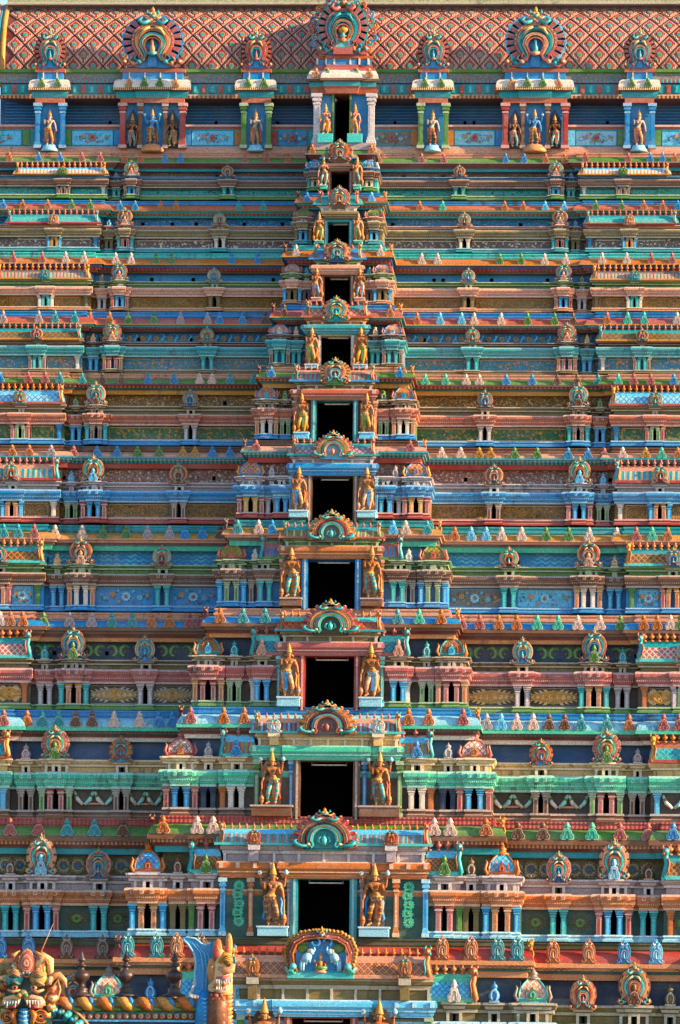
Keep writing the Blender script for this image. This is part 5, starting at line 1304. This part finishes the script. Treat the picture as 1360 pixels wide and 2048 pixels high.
    pb.box(x(672), x(700), Yc-.5, Yc-.1, z(98), z(80), 'aqua'); pb.box(x(667), x(705), Yc-.55, Yc-.1, z(112), z(98), 'rose')
    pb.build('gable_scrolls', t)
    for sd, px in ((0, 652), (1, 711)):
        pb = MB(); pb.box(x(px)-.42, x(px)+.42, Yc-.5, Yc+.3, z(288), z(270), 'aqua'); pb.build('pedestal', t)
        statue('small golden statue on an aqua plinth, %s of the narrow opening under the round crest' % ('left', 'right')[sd], 'statues at the topmost opening', x(px), Yc-.15, z(270), z(207)-z(270), 'gold', 'orange', 'orange', 'peach', 1 if sd else -1, False, club=False)

# ------------------------------------------------------------------ nearer small gateway roof, lower left
def near_roof():
    Y = -40.0; k = S*260/300
    root_z = Z(2060, Y); rt = empty('small_gateway_roof', (X(230, root_z, Y), Y, root_z))
    tag(rt, 'nearer small gateway roof with brown pot finials, a horned face and a blue-finned beast', 'temple roof')
    px = lambda u, v=1990: P(u, v, Y).x
    pz = lambda v, u=200: P(u, v, Y).z
    def pp(u, v, dy=0.0): q = P(u, v, Y); return (q.x, Y+dy, q.z)
    b = MB()
    x0, x1 = px(100), px(408)
    # body of the building below
    b.box(px(-120), px(440), Y+.3, Y+5, 0, pz(2052), 'peach'); b.box(px(-110), px(470), Y-.2, Y+5.4, pz(2064), pz(2052), 'blue')
    b.build('gateway_body', rt)
    r = MB()
    sweep(r, [[x0, x1, Y]], [(-2, pz(1994), 'brown'), (-.35, pz(1994), 'brown'), (-.12, pz(1997), 'gold'), (.05, pz(2004), 'gold'), (.1, pz(2012), 'olive'), (.02, pz(2020), 'olive'), (-.1, pz(2024), 'teal'), (-.1, pz(2027), 'dred'), (-.05, pz(2027), 'brown'), (-.05, pz(2038), 'brown'), (.05, pz(2039), 'sky'), (.05, pz(2043), 'dkblue'), (-.1, pz(2044), 'dkblue'), (-.1, pz(2052), 'dkblue')])
    n = 7
    for j in range(n):
        u = 132 + j*40
        # swelling scallops with blue lines and a leaf fan between
        r.tube([pp(u-16, 1997, -.05), pp(u-6, 2002, -.2), pp(u+4, 2012, -.2), pp(u+18, 2021, -.12)], [.1, .24, .25, .12], 'gold' if j % 2 else 'orange', 7)
        r.tube([pp(u+8, 1996, -.1), pp(u+12, 2004, -.24), pp(u+16, 2014, -.22)], [.09, .12, .08], 'blue', 6)
        r.tube([pp(u+2, 1996, -.1), pp(u+8, 2005, -.27), pp(u+12, 2014, -.25)], [.04, .04, .04], 'cream', 5)
        for a in range(-2, 3): r.tube([pp(u+20, 2014, -.18), pp(u+20+a*3.2, 2020, -.26), pp(u+20+a*6, 2024-abs(a)*1.5, -.2)], [.03, .07, .02], 'green', 5)
    for j in range(18):
        c = pp(138 + j*14.4, 2032.5, -.06); r.ball(c, .13, 'pink' if j % 2 else 'cream', sy=.7); r.ball((c[0], c[1]-.09, c[2]), .05, 'red' if j % 3 else 'blue', n=6, k=4)
    r.build('barrel_roof', rt)
    for u, yt in ((72, 1902), (161, 1902), (250, 1902), (347, 1902)):
        f = MB(); c = pp(u, 1992, .35)
        pr = [(24, 0), (23, 3), (14, 6), (12, 12), (14, 15), (10, 17), (7, 20), (6, 26), (9, 29), (10, 31), (15, 35), (17, 41), (15.5, 47), (9, 51), (6, 54), (5, 58), (10, 60), (11, 62), (6, 64), (5, 70), (9, 72), (9, 73), (5, 79), (2.5, 86), (.3, 93)]
        f.lathe([(a*k, h*k) for a, h in pr], 'iron', 16, c=c); f.build('pot_finial', rt)
    rod = MB(); rod.tube([pp(72, 1925, .2), pp(88, 1888, .2), pp(106, 1846, .2)], [.035, .022, .008], 'peach', 5); rod.build('lightning_rod', rt)
    # horned face at the gable end
    m = MB(); D = -.5  # bright light on the face is put into paler cream and gold
    def E(u, v, rx, rz, c, dy=D, sy=.6, n=12, kk=8): p = pp(u, v, dy); m.ball(p, rx*k, c, sy=sy, sz=rz/rx, n=n, k=kk)
    m.plate([pp(u, v)[0::2] for u, v in ((14, 2052), (4, 2030), (12, 2014), (6, 1996), (16, 1980), (14, 1962), (26, 1946), (40, 1940), (76, 1940), (92, 1950), (98, 1968), (94, 1984), (104, 1998), (98, 2016), (108, 2034), (104, 2052))], Y-.45, Y+.3, 'dgreen')
    for j in range(15):      # rim of curled locks round the face
        an = R(-40 + 260*j/14); cu, cv = 55 + 50*math.cos(an), 1992 - 52*math.sin(an)
        if 62 < math.degrees(an) < 118: continue
        ca, sa = math.cos(an), -math.sin(an)
        m.tube([pp(cu-6*ca, cv-6*sa, -.5), pp(cu+4*ca-5*sa, cv+4*sa+5*ca, -.72), pp(cu+10*ca, cv+10*sa, -.62), pp(cu+8*ca+6*sa, cv+8*sa-6*ca, -.5)], [.14, .17, .12, .03], ('peach', 'gold', 'cream', 'orange')[j % 4], 8)
        m.tube([pp(cu-4*ca, cv-4*sa, -.62), pp(cu+4*ca-4*sa, cv+4*sa+4*ca, -.88), pp(cu+8*ca, cv+8*sa, -.72)], [.03, .05, .02], ('red', 'blue', 'teal')[j % 3], 5)
    for s_, c, dd in ((1, 'peach', -.75), (.78, 'rose', -.85), (.6, 'pink', -.93), (.42, 'rose', -1.0), (.2, 'pink', -1.06)):
        m.ribbon([(pp(57, 1950)[0] + 16*k*s_*math.sin(a)*(1 - .35*max(0, -math.cos(a))), pp(57, 1950)[2] + (22 - 27*s_*math.cos(a)*1.0)*k) for a in [j*2*math.pi/14 for j in range(14)]], 3.0*k, .12, c, Y+dd+.1, closed=True)
    E(57, 1926, 13, 20, 'dred', -.8, .4)
    for q in (-1, 1):
        for j in range(4): m.tube([pp(57+q*(16+j*2), 1946-j*9, -.6), pp(57+q*(24+j*1), 1938-j*9, -.75), pp(57+q*(20-j*2), 1930-j*9, -.6)], [.1, .12, .03], ('cream', 'peach', 'rose', 'gold')[j], 6)
    for j in range(5): E(45+j*6, 1947-abs(j-2)*-1.5, 3.2, 3.2, 'aqua' if j % 2 else 'red', -1.0)
    for u, c, c2 in ((33, 'teal', 'dgreen'), (80, 'gold', 'olive')):
        E(u, 1958, 18, 17, c, -.75, .7); E(u, 1951, 14, 9, c2, -.95, .6); E(u+(2 if u < 50 else -8), 1976, 7, 6, 'peach', -.95); E(u+(3 if u < 50 else -7), 1977, 4, 4, 'rose', -1.08); E(u+(3 if u < 50 else -7), 1977, 2, 2, 'black', -1.17)
        m.tube([pp(u-14, 1974, -.9), pp(u-2, 1964, -1.15), pp(u+13, 1972, -.95)], [.06, .12, .06], c2, 7)
        for j in range(4): m.tube([pp(u-13+j, 1955-j*3.4, -1.02-.03*j), pp(u, 1949-j*3, -1.2), pp(u+13-j, 1955-j*3.4, -1.02-.03*j)], .025, 'peach', 5)
        m.tube([pp(u-13, 1981, -.95), pp(u, 1986, -1.1), pp(u+12, 1981, -.95)], [.05, .09, .05], 'peach', 6)
    E(51, 1990, 10, 9, 'olive', -1.2, .8); E(45, 1993, 5, 4.5, 'gold', -1.35); E(58, 1993, 5, 4.5, 'green', -1.35)
    for q, u in ((-1, 28), (1, 77)):
        E(u, 2006, 18, 12, 'pink' if q > 0 else 'aqua', -.85, .7)
        m.tube([pp(51+q*4, 2001, -1.2), pp(51+q*18, 1996, -1.15), pp(51+q*36, 2000, -1.0), pp(51+q*42, 2012, -.8)], [.08, .13, .12, .06], 'pink' if q > 0 else 'cream', 8)
        m.tube([pp(51+q*6, 2010, -1.1), pp(51+q*22, 2016, -1.1), pp(51+q*38, 2016, -.95)], [.06, .08, .06], 'red', 6)
        for j in range(6):
            a, c_ = pp(51+q*(8+j*5.5), 2003, -1.2), pp(51+q*(8+j*5.5)+q*1.5, 2011 + (7 if j in (1, 4) else 0), -1.25); m.tube([a, c_], [.07, .012], 'white', 6)
        for rr in (13, 8, 4): m.ribbon(arc(pp(51+q*34, 2034)[0], pp(51+q*34, 2034)[2], rr*k, 0, 320, 12), 2.0*k, .15, ('pink', 'gold', 'red')[int(rr) % 3], Y-.7)
        m.tube([pp(51+q*14, 2020, -.9), pp(51+q*22, 2032, -.95), pp(51+q*16, 2050, -.9)], [.12, .16, .1], 'orange', 8)
    for j in range(9):
        w_ = 12 - abs(j-4)*.6; m.tube([pp(53-w_, 2018+j*4.4, -.85), pp(53, 2022+j*4.4, -1.1), pp(53+w_, 2018+j*4.4, -.85)], [.05, .08, .05], ('blue', 'paleblue')[j % 2], 6)
    # horns, ears and curling mane
    m.tube([pp(86, 1952, -.5), pp(84, 1930, -.6), pp(92, 1914, -.6), pp(102, 1922, -.6), pp(104, 1945, -.6), pp(101, 1950, -.6)], [.25, .3, .28, .22, .14, .04], 'cream', 10)
    m.tube([pp(90, 1946, -.72), pp(88, 1930, -.82), pp(95, 1920, -.82), pp(100, 1932, -.8)], [.06, .08, .08, .05], 'orange', 6)
    m.tube([pp(22, 1955, -.5), pp(20, 1940, -.5), pp(10, 1934, -.5), pp(3, 1945, -.5), pp(10, 1957, -.5)], [.2, .22, .2, .15, .05], 'olive', 9)
    m.tube([pp(24, 1948, -.4), pp(10, 1926, -.4), pp(-6, 1950, -.4)], [.16, .16, .08], 'gold', 9)
    m.tube([pp(98, 1975, -.4), pp(106, 1956, -.45), pp(120, 1952, -.45), pp(131, 1962, -.45), pp(135, 1976, -.45)], [.14, .2, .2, .14, .03], 'peach', 9)
    m.tube([pp(98, 1968, -.3), pp(112, 1950, -.35), pp(124, 1955, -.35)], [.12, .12, .04], 'teal', 8)
    m.plate([pp(u, v)[0::2] for u, v in ((90, 2012), (94, 1992), (108, 1976), (118, 1962), (122, 1978), (118, 1996), (106, 2010))], Y-.6, Y-.3, 'orange')
    m.plate([pp(u, v)[0::2] for u, v in ((94, 2008), (98, 1994), (112, 1980), (117, 1972), (118, 1984), (112, 1998), (104, 2006))], Y-.68, Y-.5, 'red')
    m.tube([pp(90, 2012, -.6), pp(94, 1992, -.65), pp(108, 1976, -.65), pp(119, 1961, -.6), pp(123, 1980, -.6), pp(118, 1998, -.6), pp(104, 2012, -.6)], .06, 'gold', 6)
    m.tube([pp(6, 1990, -.4), pp(2, 2005, -.4), pp(-8, 2020, -.4)], [.2, .24, .1], 'orange', 8); m.tube([pp(10, 2012, -.5), pp(0, 2026, -.5), pp(-10, 2040, -.5)], [.2, .22, .1], 'green', 8)
    m.build('horned_face', rt)
    a = MB()
    for j in range(11):
        an = R(78 - j*9.5); u, v = 92 + 96*math.cos(an), 2105 - 96*math.sin(an)
        u2, v2 = 92 + 74*math.cos(an), 2105 - 74*math.sin(an)
        a.tube([pp(u, v, -.1), pp((u+u2)/2, (v+v2)/2, -.3), pp(u2, v2, -.2)], [.16, .22, .16], 'dgreen' if j % 2 else 'teal', 8)
        a.tube([pp(u+3, v+1, -.15), pp((u+u2)/2+3, (v+v2)/2+2, -.36), pp(u2+3, v2+2, -.25)], [.03, .04, .03], 'gold', 5)
        c = pp((u+u2)/2-2, (v+v2)/2-1, -.5); a.ball(c, .1, 'blue' if j % 2 else 'aqua')
    a.tube([pp(92 + 101*math.cos(R(t_)), 2105 - 101*math.sin(R(t_)), -.2) for t_ in range(85, -20, -8)], .07, 'peach', 7)
    a.build('scaled_arch', rt)
    # beast in profile
    s_ = MB()
    fin = [(366, 1878), (376, 1875), (392, 1878), (404, 1888), (412, 1891), (422, 1886), (432, 1880), (440, 1900), (440, 1990), (420, 2005), (400, 1992), (384, 1988), (392, 1970), (390, 1945), (393, 1925), (388, 1905), (378, 1890)]
    s_.plate([pp(u, v)[0::2] for u, v in fin], Y-.25, Y+.05, 'blue')
    s_.tube([pp(u, v, -.25) for u, v in fin[:6]], .05, 'paleblue', 6); s_.tube([pp(u, v, -.25) for u, v in fin[11:] + fin[:1]], .05, 'paleblue', 6)
    for rr in range(3): s_.tube([pp(384+rr*10, 1886+rr*3, -.27), pp(402+rr*8, 1905+rr*3, -.3), pp(408+rr*7, 1940, -.3), pp(406+rr*7, 1985, -.27)], [.02, .035, .035, .02], 'sky', 5)
    def E2(u, v, rx, rz, c, dy=-.4, sy=.6): s_.ball(pp(u, v, dy), rx*k, c, sy=sy, sz=rz/rx, n=14, k=9)
    s_.tube([pp(446, 1990, -.3), pp(444, 1965, -.35), pp(446, 1940, -.35), pp(444, 1915, -.35), pp(438, 1890, -.3)], [.5, .52, .5, .36, .12], 'cream', 12)
    E2(437, 1902, 11, 24, 'orange'); E2(435, 1908, 7, 17, 'red', -.62, .4); E2(459, 1893, 7.5, 27, 'gold', -.35); E2(458, 1896, 4.5, 19, 'orange', -.5, .4)
    E2(425, 1942, 9, 26, 'gold', -.55, .5); E2(425, 1946, 5, 17, 'orange', -.7, .4)
    E2(456, 1922, 13, 13, 'olive', -.6, .8); E2(461, 1929, 4, 3.5, 'peach', -.86, .6); E2(463, 1930, 1.8, 1.8, 'black', -.95)
    for j in range(4): s_.tube([pp(444+j*1.5, 1930-j*5, -.9), pp(455, 1921-j*4.5, -1.08+.03*j), pp(466-j, 1925-j*4, -.9)], .03, 'gold', 5)
    s_.tube([pp(441, 1926, -.8), pp(452, 1909, -.95), pp(466, 1912, -.8)], [.07, .12, .06], 'gold', 8)
    s_.tube([pp(440, 1938, -.7), pp(454, 1944, -.85), pp(466, 1940, -.8), pp(468, 1930, -.7)], [.14, .2, .2, .12], 'peach', 9)
    s_.tube([pp(436, 1958, -.75), pp(450, 1960, -.9), pp(464, 1956, -.8)], [.1, .15, .12], 'rose', 9)
    s_.tube([pp(434, 1984, -.75), pp(444, 1984, -.85), pp(456, 1978, -.8)], [.1, .14, .08], 'pink', 8); s_.tube([pp(438, 1972, -.65), pp(450, 1972, -.75), pp(458, 1968, -.7)], [.12, .13, .05], 'red', 8)
    for j in range(7):
        s_.tube([pp(436+j*4.8, 1961, -.95), pp(437+j*4.8, 1970 + (4 if j in (1, 5) else 0), -.98)], [.075, .015], 'white', 6)
        if j < 5: s_.tube([pp(436+j*4.6, 1981, -.9), pp(437+j*4.6, 1974, -.92)], [.06, .012], 'white', 6)
    for rr in (8, 5, 2.5): s_.ribbon(arc(pp(428, 1976)[0], pp(428, 1976)[2], rr*k, 40, 330, 10), 1.6*k, .12, ('pink', 'red', 'cream')[int(rr) % 3], Y-.75)
    # neck: blue ribs behind, brown scales in front
    s_.tube([pp(414, 1985, -.2), pp(410, 2015, -.25), pp(408, 2060, -.25)], [.3, .42, .45], 'blue', 12)
    s_.tube([pp(436, 1985, -.4), pp(438, 2010, -.5), pp(436, 2060, -.5)], [.45, .5, .5], 'brown', 12)
    for j in range(9):
        for q in range(3):
            s_.ball(pp(426+q*9+(j % 2)*4, 1992+j*8, -.88+.03*abs(q-1)), 5*k, 'rose' if (j+q) % 2 else 'brown', sy=.5, sz=1.1, n=8, k=5)
        s_.tube([pp(402, 1996+j*8, -.5), pp(412, 2000+j*8, -.66), pp(420, 1996+j*8, -.55)], [.02, .04, .02], 'paleblue', 5)
        s_.tube([pp(452, 1990+j*8, -.5), pp(460, 1988+j*8, -.5), pp(467, 1984+j*8, -.4)], [.2, .16, .03], 'orange' if j % 2 else 'peach', 7)
    s_.build('blue_finned_beast', rt)

def ground():
    b = MB(); b.v = [(-2500, -600, 0), (2500, -600, 0), (2500, 3000, 0), (-2500, 3000, 0)]; b.quadface((0, 1, 2, 3), 'paving')
    m = bpy.data.materials.new('dusty_ground'); m.use_nodes = True; nt = m.node_tree; bs = nt.nodes['Principled BSDF']; bs.inputs['Roughness'].default_value = .9
    g = nt.nodes.new('ShaderNodeNewGeometry'); n1 = noise(nt, g.outputs[0], .3, 5)
    nt.links.new(mix(nt, n1, (.10, .09, .08, 1), (.20, .18, .155, 1)), bs.inputs['Base Color']); MATS['paving'] = m
    tag(b.build('ground', None, (0, 0, 0)), kind='structure')
def lower_body():
    b = MB(); zt = Z(2138, YW(11)) + .1
    b.box(-44, 46, 2.0, 26, 6, zt-.02, 'olive'); b.box(-45, 47, 1.4, 27, 4.6, 6, 'pink'); b.box(-46, 48, 0.6, 28, 0.0, 4.6, 'cream')
    for k in range(30): x = -43 + k*3.02; b.box(x, x+.5, 1.6, 2.0, 6, zt-1, 'salmon'); b.box(x-.15, x+.65, 1.5, 2.0, zt-1, zt-.5, 'teal')
    b.build('lower_walls', tower)

for i in range(1, 12): tier(i)
top_storey(); near_roof(); ground(); lower_body()
for c_ in (C_kudu, C_pil, C_fin, C_nic, C_blk): c_.flush(tower)
